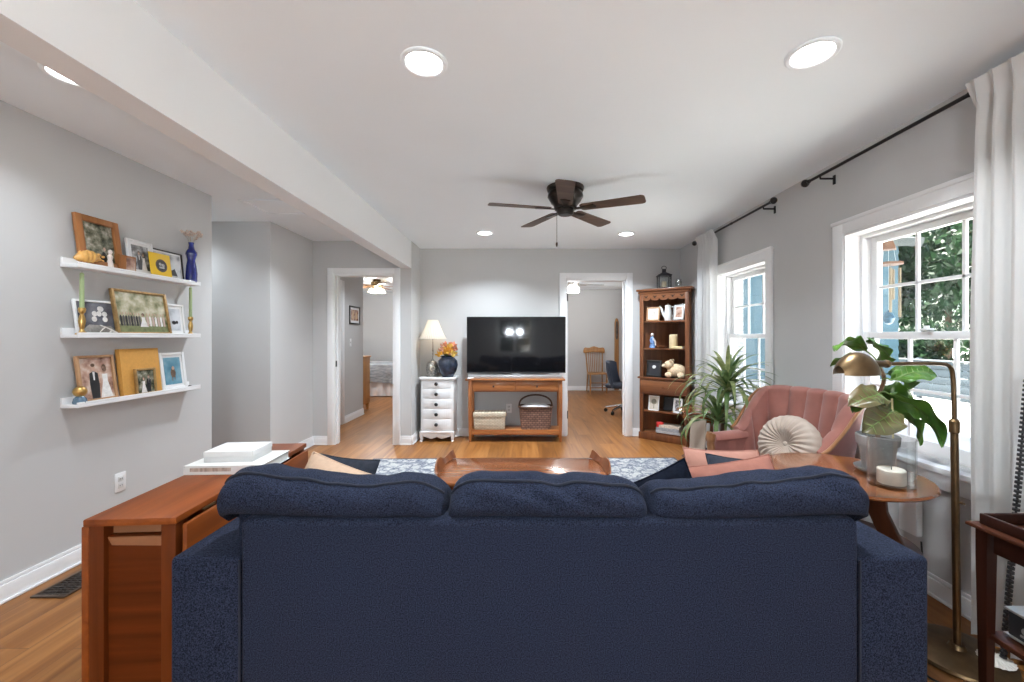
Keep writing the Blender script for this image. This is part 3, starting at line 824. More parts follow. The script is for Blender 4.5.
# ================================================================== drop-leaf table beside the sofa
TEAK = wood('teak', (0.13, 0.028, 0.005), (0.26, 0.066, 0.012), 'y', 0.42, spec=0.2)
TEAKZ = wood('teak_upright', (0.065, 0.012, 0.0015), (0.14, 0.032, 0.005), 'z', 0.5, spec=0.15)
TEAKX = wood('teak_panel', (0.055, 0.009, 0.001), (0.115, 0.024, 0.0035), 'x', 0.5, fine=30, spec=0.12)
dl = thing('drop_leaf_table', 'orange-brown wooden drop-leaf table with folded leaves, between sofa and wall', 'table', (-1.204, 1.68, 0), R(4.0))
W2, D2, TT = 0.131, 0.435, 0.742
ob('tabletop', B().box((0, 0, TT - 0.011), (2 * W2, 2 * D2 + 0.012, 0.022), 0.004), TEAK, dl)
for s in (-1, 1):
    lf = B(); lf.box((s * (W2 + (0.010 if s > 0 else 0.013)), 0.0, TT - 0.03 - 0.31), (0.014 if s > 0 else 0.022, 2 * D2 - 0.03, 0.62), 0.004)
    ob('drop_leaf', lf, TEAK, dl)
    for e in (-1, 1):
        ob('leg', B().bx(s * (W2 - 0.050) if s > 0 else -W2 + 0.008, s * (W2 - 0.008) if s > 0 else -W2 + 0.050, e * (D2 - 0.052), e * (D2 - 0.004), 0, TT - 0.022, 0.003), TEAKZ, dl)
for e in (-1, 1):
    ob('end_panel', B().bx(-W2 + 0.05, W2 - 0.05, e * (D2 - 0.028) - 0.008, e * (D2 - 0.028) + 0.008, 0.05, TT - 0.062), TEAKX, dl)
    ob('end_rail', B().bx(-W2 + 0.05, W2 - 0.05, e * (D2 - 0.045) - 0.008, e * (D2 - 0.045) + 0.008, TT - 0.06, TT - 0.022).prism([(-0.08, TT - 0.064), (0.082, TT - 0.064), (0.082, TT - 0.094), (-0.068, TT - 0.088)], 'y', e * (D2 - 0.02) - 0.004, e * (D2 - 0.02) + 0.001), mat('raw_wood', (0.22, 0.085, 0.032), 0.6, var=0.1), dl)
ob('stretcher', B().bx(-0.012, 0.012, -D2 + 0.05, D2 - 0.05, 0.1, 0.16, 0.003), TEAK, dl)
ob('hinge', B().cyl((W2 + 0.001, -D2 + 0.11, TT - 0.024), (W2 + 0.001, -D2 + 0.17, TT - 0.024), 0.004, seg=8), BRASS, dl)

PAPER = mat('book_pages', (0.70, 0.68, 0.64), 0.9, var=0.12, vscale=120, stretch=(1, 1, 14))
def book(name, label, w, d, t, loc, rotz, cover, group=None, cat='book', spine_mark=None):
    """lying flat: w along X, d along Y, spine toward -Y"""
    r = thing(name, label, cat, loc, rotz, group)
    c = B(); c.bx(-w / 2, w / 2, -d / 2, d / 2, 0, 0.003, 0.001).bx(-w / 2, w / 2, -d / 2, d / 2, t - 0.003, t, 0.001).bx(-w / 2, w / 2, -d / 2, -d / 2 + 0.004, 0.003, t - 0.003)
    if spine_mark: c.bx(-w * 0.42, w * 0.1, -d / 2 - 0.0008, -d / 2, t * 0.35, t * 0.75, mi=1)
    ob('cover', c, [cover, spine_mark or cover], r)
    ob('pages', B().bx(-w / 2 + 0.004, w / 2 - 0.004, -d / 2 + 0.005, d / 2 - 0.005, 0.003, t - 0.003), PAPER, r)
    return r
book('coffee_table_book', 'wide white book at the bottom of the stack on the drop-leaf table', 0.30, 0.215, 0.036, (-1.185, 1.745, TT), R(3), mat('white_cover', (0.72, 0.72, 0.70), 0.35, var=0.03), 'books on the drop-leaf table', spine_mark=mat('spine_print', (0.45, 0.36, 0.30), 0.6, var=0.4, vscale=90, stretch=(1, 1, 0.2)))
bx_ = thing('storage_box', 'pale grey lidded keepsake box on top of the white book', 'box', (-1.195, 1.755, TT + 0.036), R(5))
ob('body', B().bx(-0.094, 0.094, -0.075, 0.075, 0, 0.03, 0.002), mat('box_grey', (0.58, 0.58, 0.57), 0.7, var=0.03), bx_)
ob('lid', B().bx(-0.096, 0.096, -0.077, 0.077, 0.022, 0.044, 0.002), mat('box_lid', (0.66, 0.66, 0.65), 0.7, var=0.03), bx_)

# floor vent and outlets
vt = thing('floor_vent', 'brown metal floor vent grille beside the wall under the picture ledges', 'vent', (-2.335, 2.19, 0.0), 0)
vb = B(); vb.bx(-0.085, 0.085, -0.15, -0.13, 0, 0.008, 0.002).bx(-0.085, 0.085, 0.13, 0.15, 0, 0.008, 0.002).bx(-0.085, -0.068, -0.13, 0.13, 0, 0.008, 0.002).bx(0.068, 0.085, -0.13, 0.13, 0, 0.008, 0.002)
ob('frame', vb, mat('bronze_brown', (0.075, 0.048, 0.032), 0.45, 0.4, var=0.2, vscale=30), vt)
gb = B()
for k in range(13): gb.bx(-0.068, 0.068, -0.125 + k * 0.02, -0.117 + k * 0.02, 0.001, 0.006)
for x in (-0.034, 0, 0.034): gb.bx(x - 0.003, x + 0.003, -0.13, 0.13, 0.001, 0.006)
gb.bx(-0.068, 0.068, -0.13, 0.13, 0.0005, 0.001)
ob('grille', gb, mat('vent_dark', (0.03, 0.02, 0.015), 0.5, var=0.2), vt)

def outlet(label, loc, rotz, group='electrical outlets'):
    t = thing('wall_outlet', label, 'outlet', loc, rotz, group)
    ob('cover_plate', B().box((0, -0.003, 0), (0.072, 0.006, 0.116), 0.002), WHITE, t)
    for z in (-0.021, 0.021):
        s = ob('socket', B().box((0, -0.007, z), (0.034, 0.003, 0.03), 0.001), mat('socket_white', (0.62, 0.62, 0.61), 0.4), t)
        ob('slot', B().bx(-0.008, -0.005, -0.0092, -0.0084, z - 0.004, z + 0.006).bx(0.005, 0.008, -0.0092, -0.0084, z - 0.004, z + 0.006), BLACK, s)
    return t
outlet('white wall outlet low on the wall below the picture ledges', (XL, 2.60, 0.377), R(90))
outlet('white wall outlet on the end wall behind the console table', (-0.17, YB, 0.36), 0)
ou = outlet('white wall outlet with a plugged-in box, under the near window by the round table', (XR, 2.16, 0.37), R(-90))
ob('plug_adapter', B().box((0, -0.028, -0.015), (0.10, 0.036, 0.175), 0.006), WHITE, ou)

# ================================================================== rug and coffee table
rg = thing('area_rug', 'blue and white patterned area rug under the coffee table', 'rug', (0.04, 3.265, 0), R(0.6))
ob('pile', B().box((0, 0, 0.006), (3.14, 2.17, 0.010), 0.003), rug_mat(), rg)
eb = B()
for s in (-1, 1): eb.box((s * 1.575, 0, 0.006), (0.018, 2.206, 0.012), 0.003); eb.box((0, s * 1.092, 0.006), (3.134, 0.018, 0.012), 0.003)
ob('border', eb, mat('rug_edge', (0.06, 0.07, 0.10), 0.95, var=0.2, vscale=60), rg)

CHERRY = wood('cherry', (0.16, 0.042, 0.012), (0.36, 0.125, 0.038), 'x', 0.22, 0.5)
CHERRYZ = wood('cherry_upright', (0.15, 0.040, 0.012), (0.31, 0.105, 0.033), 'z', 0.3, 0.3)
ct = thing('coffee_table', 'polished reddish wood coffee table with raised curved ends on the rug', 'coffee table', (0.005, 2.57, 0.0115))
top = closed_rail([(-0.44, -0.24), (0, -0.255), (0.44, -0.24), (0.50, -0.15), (0.515, 0), (0.50, 0.15), (0.42, 0.235), (0, 0.25), (-0.42, 0.235), (-0.50, 0.15), (-0.515, 0), (-0.50, -0.15)], 5)
ob('tabletop', B().prism([(p.x, p.y) for p in top], 'z', 0.43, 0.455, bev=0.004), CHERRY, ct)
for s in (-1, 1):
    def gal(u, v, s=s):
        a = (u - 0.5) * 1.9
        x = s * (0.40 + 0.112 * math.cos(a * 1.05)); y = 0.25 * math.sin(a) / math.sin(0.95)
        hgt = 0.018 + 0.034 * (0.55 + 0.45 * math.cos(a * 6.6)) + 0.014 * math.cos(a * 1.6)
        return Vector((x + s * 0.02 * v, y, 0.452 + hgt * v))
    ob('raised_end', B().surf(gal, 60, 5, thick=0.012), CHERRYZ, ct)
ap = B()
for s in (-1, 1): ap.bx(-0.40, 0.40, s * 0.20 - 0.009, s * 0.20 + 0.009, 0.36, 0.43, 0.003); ap.bx(s * 0.43 - 0.009, s * 0.43 + 0.009, -0.19, 0.19, 0.36, 0.43, 0.003)
ob('apron', ap, CHERRY, ct)
for s in (-1, 1):
    for e in (-1, 1):
        ob('leg', B().tube(rail([(s * 0.42, e * 0.19, 0.43), (s * 0.435, e * 0.20, 0.30), (s * 0.42, e * 0.19, 0.12), (s * 0.445, e * 0.205, 0.013)], 6), [0.03] * 4 + [0.026] * 5 + [0.018] * 5 + [0.02] * 5, 10), CHERRYZ, ct)

# ================================================================== television wall
OAK = wood('honey_oak', (0.26, 0.085, 0.022), (0.46, 0.175, 0.055), 'x', 0.35, 0.2)
OAKZ = wood('honey_oak_upright', (0.25, 0.08, 0.02), (0.43, 0.16, 0.05), 'z', 0.38, 0.15)
cn = thing('console_table', 'honey-brown wooden console table with two drawers under the television', 'console table', (-0.082, 5.215, 0))
CW, CD, CH = 0.575, 0.145, 0.772
ob('tabletop', B().box((0, 0, CH - 0.011), (2 * CW + 0.07, 2 * CD + 0.03, 0.022), 0.005), OAK, cn)
cb = B(); cb.bx(-CW, CW, CD - 0.03, CD - 0.012, CH - 0.16, CH - 0.022).bx(-CW + 0.04, CW - 0.04, -CD + 0.02, -CD + 0.032, CH - 0.16, CH - 0.022)
for s in (-1, 1): cb.bx(s * CW - s * 0.012, s * CW - s * 0.03, -CD + 0.03, CD - 0.03, CH - 0.16, CH - 0.022)
ob('apron', cb, OAK, cn)
for s in (-1, 1):
    d = ob('drawer', B().box((s * (CW - 0.045) / 2, -CD + 0.014, CH - 0.09), (CW - 0.062, 0.018, 0.112), 0.005), OAK, cn)
    ob('knob', B().lathe([(0, 0), (0.006, 0), (0.006, 0.012), (0.014, 0.02), (0.012, 0.028), (0, 0.03)], 14, M=Matrix.Translation((s * (CW - 0.045) / 2, -CD + 0.006, CH - 0.09)) @ Euler((R(90), 0, 0)).to_matrix().to_4x4()), mat('dark_knob', (0.05, 0.018, 0.008), 0.4), d)
    for e in (-1, 1):
        lg = B(); x, y = s * (CW - 0.022), e * (CD - 0.022)
        lg.prism([(x - 0.022, 0.30), (x + 0.022, 0.30), (x + 0.022, CH - 0.022), (x - 0.022, CH - 0.022)], 'y', y - 0.022, y + 0.022, bev=0.002)
        lg.post(x, y, 0, 0.302, 0.028, 0.043)
        ob('leg', lg, OAKZ, cn)
ob('shelf', B().box((0, 0, 0.135), (2 * CW - 0.03, 2 * CD - 0.03, 0.024), 0.003), OAK, cn)
ob('shelf_rail', B().bx(-CW + 0.04, CW - 0.04, -CD + 0.005, -CD + 0.019, 0.088, 0.123, 0.002), OAK, cn)

tv = thing('tv', 'large black flat-screen television on the console table, screen off', 'television', (-0.072, 5.17, CH))
TW, T0, T1 = 0.615, 0.066, 0.766
bz = B(); g = 0.012
bz.bx(-TW, TW, -0.004, 0.022, T0, T1, 0.003)
ob('body', bz, mat('tv_plastic', (0.010, 0.010, 0.011), 0.35), tv)
bzl = B(); bzl.bx(-TW, -TW + 0.006, -0.008, -0.003, T0, T1).bx(TW - 0.006, TW, -0.008, -0.003, T0, T1).bx(-TW + 0.006, TW - 0.006, -0.008, -0.003, T1 - 0.006, T1).bx(-TW + 0.006, TW - 0.006, -0.008, -0.003, T0, T0 + 0.012)
ob('bezel', bzl, mat('tv_bezel', (0.05, 0.05, 0.052), 0.3, 0.6), tv)
scr = mat('tv_screen', (0.006, 0.006, 0.007), 0.06, spec=0.35)
ob('screen', B().bx(-TW + 0.006, TW - 0.006, -0.0065, -0.004, T0 + 0.012, T1 - 0.006), scr, tv)
st = B(); st.bx(-TW + 0.02, TW - 0.05, -0.05, -0.008, 0.0, 0.046, 0.004).bx(-0.16, 0.16, -0.03, 0.1, 0.0, 0.012, 0.003).bx(-0.05, 0.05, 0.0, 0.02, 0.01, 0.12)
ob('stand', st, mat('silver_plastic', (0.50, 0.50, 0.51), 0.3, 0.5), tv)
ob('logo', B().bx(-0.02, 0.02, -0.0095, -0.008, T0 + 0.003, T0 + 0.009), CHROME, tv)
rm = thing('remote_control', 'small white remote control at the end of the console table', 'remote', (-0.625, 5.10, CH), R(-30))
ob('body', B().box((0, 0, 0.008), (0.035, 0.13, 0.016), 0.005), WHITE, rm)
ob('button', B().cyl((0, 0.03, 0.016), (0, 0.03, 0.018), 0.008, seg=12), mat('button_grey', (0.3, 0.3, 0.3), 0.5), rm)

wb = thing('wicker_box', 'cream woven lidded box on the console shelf', 'box', (-0.40, 5.19, 0.1475))
ob('body', B().prism([(-0.185, 0), (0.185, 0), (0.195, 0.15), (-0.195, 0.15)], 'y', -0.10, 0.10, bev=0.008), wicker_mat('cream_wicker', (0.36, 0.28, 0.19), (0.72, 0.62, 0.48), 50, 60), wb)
ob('lid', B().box((0, 0, 0.178), (0.405, 0.215, 0.06), 0.010), wicker_mat('cream_wicker_lid', (0.40, 0.32, 0.22), (0.78, 0.69, 0.55), 50, 70), wb)
bs = thing('wicker_basket', 'brown wicker basket with a tall hoop handle and white lining on the console shelf', 'basket', (0.17, 5.19, 0.147))
WB = wicker_mat('brown_wicker', (0.055, 0.026, 0.018), (0.30, 0.165, 0.12), 45, 40)
def bask(u, v):
    a = 2 * PI * u; e = 0.45
    f = 0.88 + 0.12 * v
    x = 0.208 * f * math.copysign(abs(math.cos(a)) ** e, math.cos(a)); y = 0.112 * f * math.copysign(abs(math.sin(a)) ** e, math.sin(a))
    return Vector((x, y, 0.002 + 0.27 * v))
b = B(); b.surf(bask, 60, 8, cu=True); b.poly([bask(i / 60, 0) for i in range(60)])
ob('body', b, WB, bs)
ob('rim', B().tube([bask(i / 40, 1.0) for i in range(41)], 0.012, 8), mat('wicker_rim', (0.09, 0.045, 0.026), 0.7, var=0.4, vscale=60), bs)
ob('handle', B().tube([(0.205 * math.cos(PI * i / 24), 0, 0.27 + 0.145 * math.sin(PI * i / 24) ** 0.75) for i in range(25)], 0.011, 8), _mats['wicker_rim'], bs)
ob('lining', B().surf(lambda u, v: Vector(((u - 0.5) * 0.37, (v - 0.5) * 0.18, 0.265 + 0.045 * math.sin(PI * u) ** 0.6 * math.sin(PI * v) ** 0.6 + 0.012 * nz(u * 6, v * 6, 2)))
   , 24, 16), mat('white_cloth', (0.70, 0.70, 0.70), 0.9), bs)

# white chest of drawers
ch = thing('chest_of_drawers', 'narrow white bow-front chest of five drawers with black knobs', 'chest of drawers', (-1.045, 5.21, 0))
def bow(hw, d, y1, n=14):
    pts = [(-hw, y1), (-hw, -d + 0.05)]
    for i in range(n + 1):
        a = -1 + 2 * i / n
        pts.append((a * hw * 0.93, -d + 0.035 * a * a))
    pts += [(hw, -d + 0.05), (hw, y1)]
    return pts[::-1]
ob('body', B().prism(bow(0.205, 0.13, 0.15), 'z', 0.10, 0.762, bev=0.002), WHITE, ch)
ob('top', B().prism(bow(0.228, 0.15, 0.155), 'z', 0.762, 0.788, bev=0.006), WHITE, ch)
sk = B()
outl = [(-0.20, 0.12)] + [(-0.20, 0.075), (-0.15, 0.062), (-0.11, 0.05), (-0.06, 0.035), (-0.03, 0.05), (0, 0.062), (0.03, 0.05), (0.06, 0.035), (0.11, 0.05), (0.15, 0.062), (0.20, 0.075), (0.20, 0.12)]
sk.prism(outl, 'y', -0.128, -0.112, bev=0.002)
sk.box((0, -0.122, 0.118), (0.42, 0.03, 0.014), 0.004)
ob('scalloped_apron', sk, WHITE, ch)
for s in (-1, 1):
    for y in (-0.108, 0.13):
        ob('foot', B().tube([(s * 0.185, y, 0.11), (s * 0.192, y, 0.06), (s * 0.188, y, 0.02), (s * 0.196, y - 0.006, 0.0)], [0.028, 0.024, 0.015, 0.02], 10), WHITE, ch)
for k in range(5):
    z = 0.16 + k * 0.124
    d = ob('drawer', B().prism([(x * 0.99, y - 0.006) for x, y in bow(0.19, 0.13, -0.085)], 'z', z, z + 0.112, bev=0.003), WHITE, ch)
    ob('knob', B().lathe([(0, 0), (0.008, 0), (0.008, 0.012), (0.021, 0.02), (0.022, 0.028), (0.014, 0.036), (0, 0.038)], 16, M=Matrix.Translation((0, -0.137, z + 0.056)) @ Euler((R(90), 0, 0)).to_matrix().to_4x4()), BLACK, d)

# table lamp on the chest
tl = thing('table_lamp', 'table lamp with a pleated cream shade and silver base on the white chest', 'lamp', (-1.125, 5.235, 0.788))
PEWTER = mat('pewter', (0.30, 0.29, 0.27), 0.35, 0.85, var=0.5, vscale=60)
ob('base', B().lathe([(0, 0), (0.075, 0), (0.08, 0.01), (0.07, 0.02), (0.078, 0.06), (0.085, 0.10), (0.075, 0.15), (0.05, 0.185), (0.02, 0.20), (0.014, 0.22), (0, 0.22)], 10, fn=lambda a, z: 1 + 0.05 * math.cos(10 * a)), PEWTER, tl)
ob('clock_face', B().lathe([(0, 0.082), (0.03, 0.082), (0.034, 0.078), (0.034, 0.07)], 20, M=Matrix.Translation((0, 0, 0.105)) @ Euler((R(90), 0, R(10))).to_matrix().to_4x4()), mat('ivory', (0.66, 0.60, 0.48), 0.5, var=0.2, vscale=80), tl)
ob('stem', B().lathe([(0, 0.2), (0.008, 0.2), (0.007, 0.30), (0.012, 0.33), (0.007, 0.36), (0.006, 0.50), (0, 0.50)], 12), PEWTER, tl)
ob('shade', B().surf(lambda u, v: Vector(((0.168 - 0.105 * v ** 0.8) * (1 + 0.025 * math.cos(36 * 2 * PI * u)) * math.cos(2 * PI * u), (0.168 - 0.105 * v ** 0.8) * (1 + 0.025 * math.cos(36 * 2 * PI * u)) * math.sin(2 * PI * u), 0.475 + 0.235 * v)), 216, 8, cu=True), cloth_mat('lampshade_cloth', (0.66, 0.63, 0.57), 0.4), tl)
ob('bulb', B().ball((0, 0, 0.56), (0.028, 0.028, 0.04)), mat('warm_bulb', (0.9, 0.8, 0.6), 0.4, emit=(1.0, 0.80, 0.55), estr=10), tl)
room_light((-1.125, 5.235, 1.355), 0.03, 5, (1.0, 0.80, 0.56), 'POINT')

# vase of flowers on the chest
vs = thing('flower_vase', 'dark blue glazed vase of yellow and pink flowers beside the lamp', 'vase', (-0.925, 5.165, 0.788))
vs.scale = (1.1, 1.1, 1.06)
ob('vase', B().lathe([(0, 0), (0.06, 0), (0.066, 0.01), (0.098, 0.07), (0.116, 0.14), (0.108, 0.19), (0.075, 0.225), (0.068, 0.235), (0.078, 0.245), (0.074, 0.248), (0.06, 0.235), (0.06, 0.12), (0, 0.1)], 28), mat('cobalt_glaze', (0.025, 0.035, 0.06), 0.25, var=0.6, vscale=14), vs)
fl = B(); rnd = random.Random(3); FC = [(0.75, 0.42, 0.06), (0.72, 0.30, 0.20), (0.70, 0.42, 0.34), (0.78, 0.55, 0.14)]
stems = B()
for i in range(34):
    a, rr = rnd.uniform(0, 2 * PI), rnd.uniform(0.02, 0.14)
    p = Vector((rr * math.cos(a), rr * math.sin(a), 0.30 + rnd.uniform(-0.02, 0.09) - rr * 0.25))
    stems.tube([(0, 0, 0.2), p], 0.003, 5)
    mi = i % 4; s = rnd.uniform(0.036, 0.056)
    for k in range(9):
        b2 = 2 * PI * k / 9; tl_ = 0.5 + 0.3 * (k % 2)
        d = Vector((math.cos(b2), math.sin(b2), tl_)); e = Vector((-math.sin(b2), math.cos(b2), 0))
        m = Euler((rnd.uniform(-0.5, 0.5) - 0.5, rnd.uniform(-0.5, 0.5), 0)).to_matrix()
        fl.poly([p + m @ q for q in (Vector((0, 0, 0)), d * s * 0.6 + e * s * 0.4, d * s * 1.1, d * s * 0.6 - e * s * 0.4)], mi)
    fl.ball(p, s * 0.35, 8, 6, mi)
ob('blossoms', fl, [mat('petal_%s' % n_, c, 0.8, var=0.15, vscale=60) for n_, c in zip(('yellow', 'coral', 'pink', 'gold'), FC)], vs)
ob('stems', stems, mat('stem_green', (0.10, 0.16, 0.05), 0.7), vs)

# ================================================================== corner bookcase
BW = wood('walnut_stain', (0.10, 0.035, 0.014), (0.23, 0.085, 0.034), 'z', 0.38, 0.2)
BWX = wood('walnut_stain_flat', (0.115, 0.040, 0.016), (0.25, 0.095, 0.038), 'x', 0.36, 0.2)
bc = thing('corner_bookcase', 'tall brown wooden corner bookcase with scalloped crown and one drawer', 'bookcase', (1.735, 5.085, 0), R(-38.3))
HW = 0.305
foot = lambda o: [(-HW - o, -o), (HW + o, -o), (HW + o, 0.085), (0.065, 0.385), (-HW - o, 0.085)]
BT = 1.885
sh = B()
for s in (-1, 1): sh.bx(s * HW, s * (HW - 0.022), 0, 0.09, 0.0, BT - 0.02); sh.bx(s * HW, s * (HW - 0.05), -0.004, 0.016, 0.08, BT - 0.02, 0.003)
def slab(a, b_, z0, z1):
    d = Vector((b_[0] - a[0], b_[1] - a[1])); n = Vector((-d.y, d.x)).normalized() * 0.012
    sh.prism([(a[0], a[1]), (b_[0], b_[1]), (b_[0] + n.x, b_[1] + n.y), (a[0] + n.x, a[1] + n.y)], 'z', z0, z1)
slab((HW, 0.085), (0.065, 0.385), 0, BT - 0.02); slab((0.065, 0.385), (-HW, 0.085), 0, BT - 0.02)
ob('case', sh, BW, bc)
for z in (0.10, 0.365, 0.785, 1.145, 1.485): ob('shelf', B().prism(foot(-0.006), 'z', z - 0.018, z, bev=0.002), BWX, bc)
ob('counter', B().prism(foot(0.022), 'z', 0.762, 0.785, bev=0.005), BWX, bc)
ob('plinth', B().prism([(-HW - 0.01, -0.012), (HW + 0.01, -0.012), (HW + 0.01, 0.06), (-HW - 0.01, 0.06)], 'z', 0, 0.085, bev=0.004), BW, bc)
dr = ob('drawer', B().box((0, -0.012, 0.665), (2 * HW - 0.03, 0.03, 0.155), 0.006).bx(-HW + 0.004, HW - 0.004, 0.0, 0.06, 0.57, 0.765), BWX, bc)
ob('knob', B().lathe([(0, 0), (0.008, 0), (0.008, 0.01), (0.017, 0.018), (0.013, 0.026), (0, 0.028)], 14, M=Matrix.Translation((0, -0.027, 0.665)) @ Euler((R(90), 0, 0)).to_matrix().to_4x4()), BW, dr)
cr = B(); cr.prism(foot(0.015), 'z', BT - 0.06, BT - 0.03, bev=0.006).prism(foot(0.035), 'z', BT - 0.03, BT, bev=0.008)
ob('crown', cr, BWX, bc)
va = B(); pts = [(-HW + 0.03, BT - 0.06), (-HW + 0.03, BT - 0.13)]
for i in range(1, 60):
    u = i / 60; pts.append((-HW + 0.03 + u * (2 * HW - 0.06), BT - 0.125 - 0.02 * abs(math.sin(u * PI * 5)) ** 0.6 + (0.010 if (i % 12) in (0,) else 0)))
pts += [(HW - 0.03, BT - 0.13), (HW - 0.03, BT - 0.06)]
va.prism(pts, 'y', -0.002, 0.012)
vo = ob('scalloped_valance', va, BWX, bc)
hb = B()
for i in range(5):
    x = -HW + 0.03 + (i + 0.5) / 5 * (2 * HW - 0.06)
    hb.cyl((x, -0.003, BT - 0.102), (x, 0.0, BT - 0.102), 0.013, seg=14).cyl((x - 0.018, -0.003, BT - 0.092), (x - 0.018, 0.0, BT - 0.092), 0.007, seg=10).cyl((x + 0.018, -0.003, BT - 0.092), (x + 0.018, 0.0, BT - 0.092), 0.007, seg=10)
ob('hole_shade_disc', hb, mat('painted_hole_shade', (0.02, 0.008, 0.004), 0.9), vo)  # dark discs on the solid valance stand in for shade inside holes

def bcp(x, y, z):
    a = R(-38.3); return (1.735 + x * math.cos(a) - y * math.sin(a), 5.085 + x * math.sin(a) + y * math.cos(a), z)

# ------------------------------------------------------------------ picture frames
def frame(name, label, w, h, loc, rotz, lean, fm, photo, fw=0.02, mat_w=0.0, depth=0.016, matm=None, art=None, cat='picture frame', group='framed pictures', easel=False):
    """origin at the bottom middle of the back; the picture faces -Y before turning"""
    r = thing(name, label, cat, loc, (-lean, 0, rotz), group)
    b = B(); d = depth
    b.bx(-w / 2, -w / 2 + fw, -d, 0, 0, h, min(0.003, fw / 4)).bx(w / 2 - fw, w / 2, -d, 0, 0, h, min(0.003, fw / 4)).bx(-w / 2 + fw, w / 2 - fw, -d, 0, 0, fw, min(0.003, fw / 4)).bx(-w / 2 + fw, w / 2 - fw, -d, 0, h - fw, h, min(0.003, fw / 4))
    b.bx(-w / 2 + 0.003, w / 2 - 0.003, -0.004, -0.001, 0.003, h - 0.003)
    ob('frame', b, fm, r)
    i0 = fw
    if mat_w:
        ob('mat_board', B().bx(-w / 2 + fw, w / 2 - fw, -0.007, -0.004, fw, h - fw), matm or WHITE, r); i0 = fw + mat_w
    p = B(); p.bx(-w / 2 + i0, w / 2 - i0, -0.0085, -0.0045, i0, h - i0)
    pm = [photo]
    if art:
        iw, ih = w - 2 * i0, h - 2 * i0
        for (poly, m) in art:
            if m not in pm: pm.append(m)
            p.poly([(-w / 2 + i0 + x * iw, -0.0088 - 0.00005 * len(pm), i0 + z * ih) for x, z in poly], pm.index(m))
    ob('photo_print', p, pm, r)
    if easel: ob('easel_back', B().prism([(0, h * 0.6), (0.0, 0.0), (h * 0.18, 0.0)], 'x', -0.02, 0.02), fm, r)
    return r
def oval(cx, cz, rx, rz, n=14): return [(cx + rx * math.cos(2 * PI * i / n), cz + rz * math.sin(2 * PI * i / n)) for i in range(n)]
SKIN = mat('print_skin', (0.48, 0.30, 0.22), 0.3); INK = mat('print_black', (0.02, 0.02, 0.022), 0.3); PWHITE = mat('print_white', (0.72, 0.70, 0.68), 0.3, var=0.15, vscale=60)
HAIR = mat('print_hair', (0.12, 0.07, 0.04), 0.3)
def groom(x, s=1.0, z0=0.0): return [([(x - 0.12 * s, z0), (x - 0.15 * s, z0 + 0.35 * s), (x - 0.13 * s, z0 + 0.62 * s), (x, z0 + 0.68 * s), (x + 0.13 * s, z0 + 0.62 * s), (x + 0.15 * s, z0 + 0.35 * s), (x + 0.12 * s, z0)], INK), ([(x - 0.02 * s, z0 + 0.45 * s), (x + 0.02 * s, z0 + 0.45 * s), (x + 0.035 * s, z0 + 0.66 * s), (x - 0.035 * s, z0 + 0.66 * s)], PWHITE), (oval(x, z0 + 0.76 * s, 0.06 * s, 0.085 * s), SKIN), (oval(x, z0 + 0.82 * s, 0.065 * s, 0.045 * s), HAIR)]
def bride(x, s=1.0, z0=0.0): return [([(x - 0.2 * s, z0), (x - 0.08 * s, z0 + 0.42 * s), (x - 0.09 * s, z0 + 0.6 * s), (x + 0.09 * s, z0 + 0.6 * s), (x + 0.08 * s, z0 + 0.42 * s), (x + 0.2 * s, z0)], PWHITE), (oval(x, z0 + 0.75 * s, 0.075 * s, 0.1 * s), HAIR), (oval(x - 0.01 * s, z0 + 0.72 * s, 0.055 * s, 0.075 * s), SKIN)]
def crowd(n, x0, x1, z, s, ms):
    out = []
    for i in range(n):
        x = x0 + (x1 - x0) * i / (n - 1); m = ms[i % len(ms)]
        out.append(([(x - 0.02, z), (x - 0.022, z + 0.25 * s), (x, z + 0.3 * s), (x + 0.022, z + 0.25 * s), (x + 0.02, z)], m)); out.append((oval(x, z + 0.34 * s, 0.011, 0.04 * s, 8), SKIN))
    return out
WOODF = wood('frame_wood', (0.20, 0.075, 0.022), (0.40, 0.17, 0.06), 'z', 0.45)
GOLDF = mat('frame_gold', (0.36, 0.22, 0.085), 0.42, 0.35, var=0.25, vscale=40)
BLKF = mat('frame_black', (0.02, 0.018, 0.016), 0.35)
WHTF = mat('frame_white', (0.78, 0.78, 0.78), 0.4)
FOLI = photo_mat('photo_foliage', [(0.015, 0.02, 0.012), (0.07, 0.075, 0.045), (0.22, 0.21, 0.15), (0.45, 0.42, 0.36)], 26)
BWP = photo_mat('photo_grey', [(0.02, 0.02, 0.02), (0.18, 0.18, 0.18), (0.55, 0.55, 0.55)], 30)
GARD = photo_mat('photo_garden', [(0.12, 0.14, 0.06), (0.42, 0.40, 0.26), (0.70, 0.66, 0.52)], 16)
ROSE = photo_mat('photo_rose', [(0.20, 0.10, 0.07), (0.48, 0.30, 0.23), (0.66, 0.55, 0.46)], 18)
SLTP = photo_mat('photo_slate', [(0.05, 0.05, 0.06), (0.13, 0.13, 0.15), (0.22, 0.22, 0.25)], 12)
AQUA = photo_mat('photo_aqua', [(0.06, 0.17, 0.24), (0.13, 0.28, 0.36), (0.28, 0.42, 0.48)], 9)

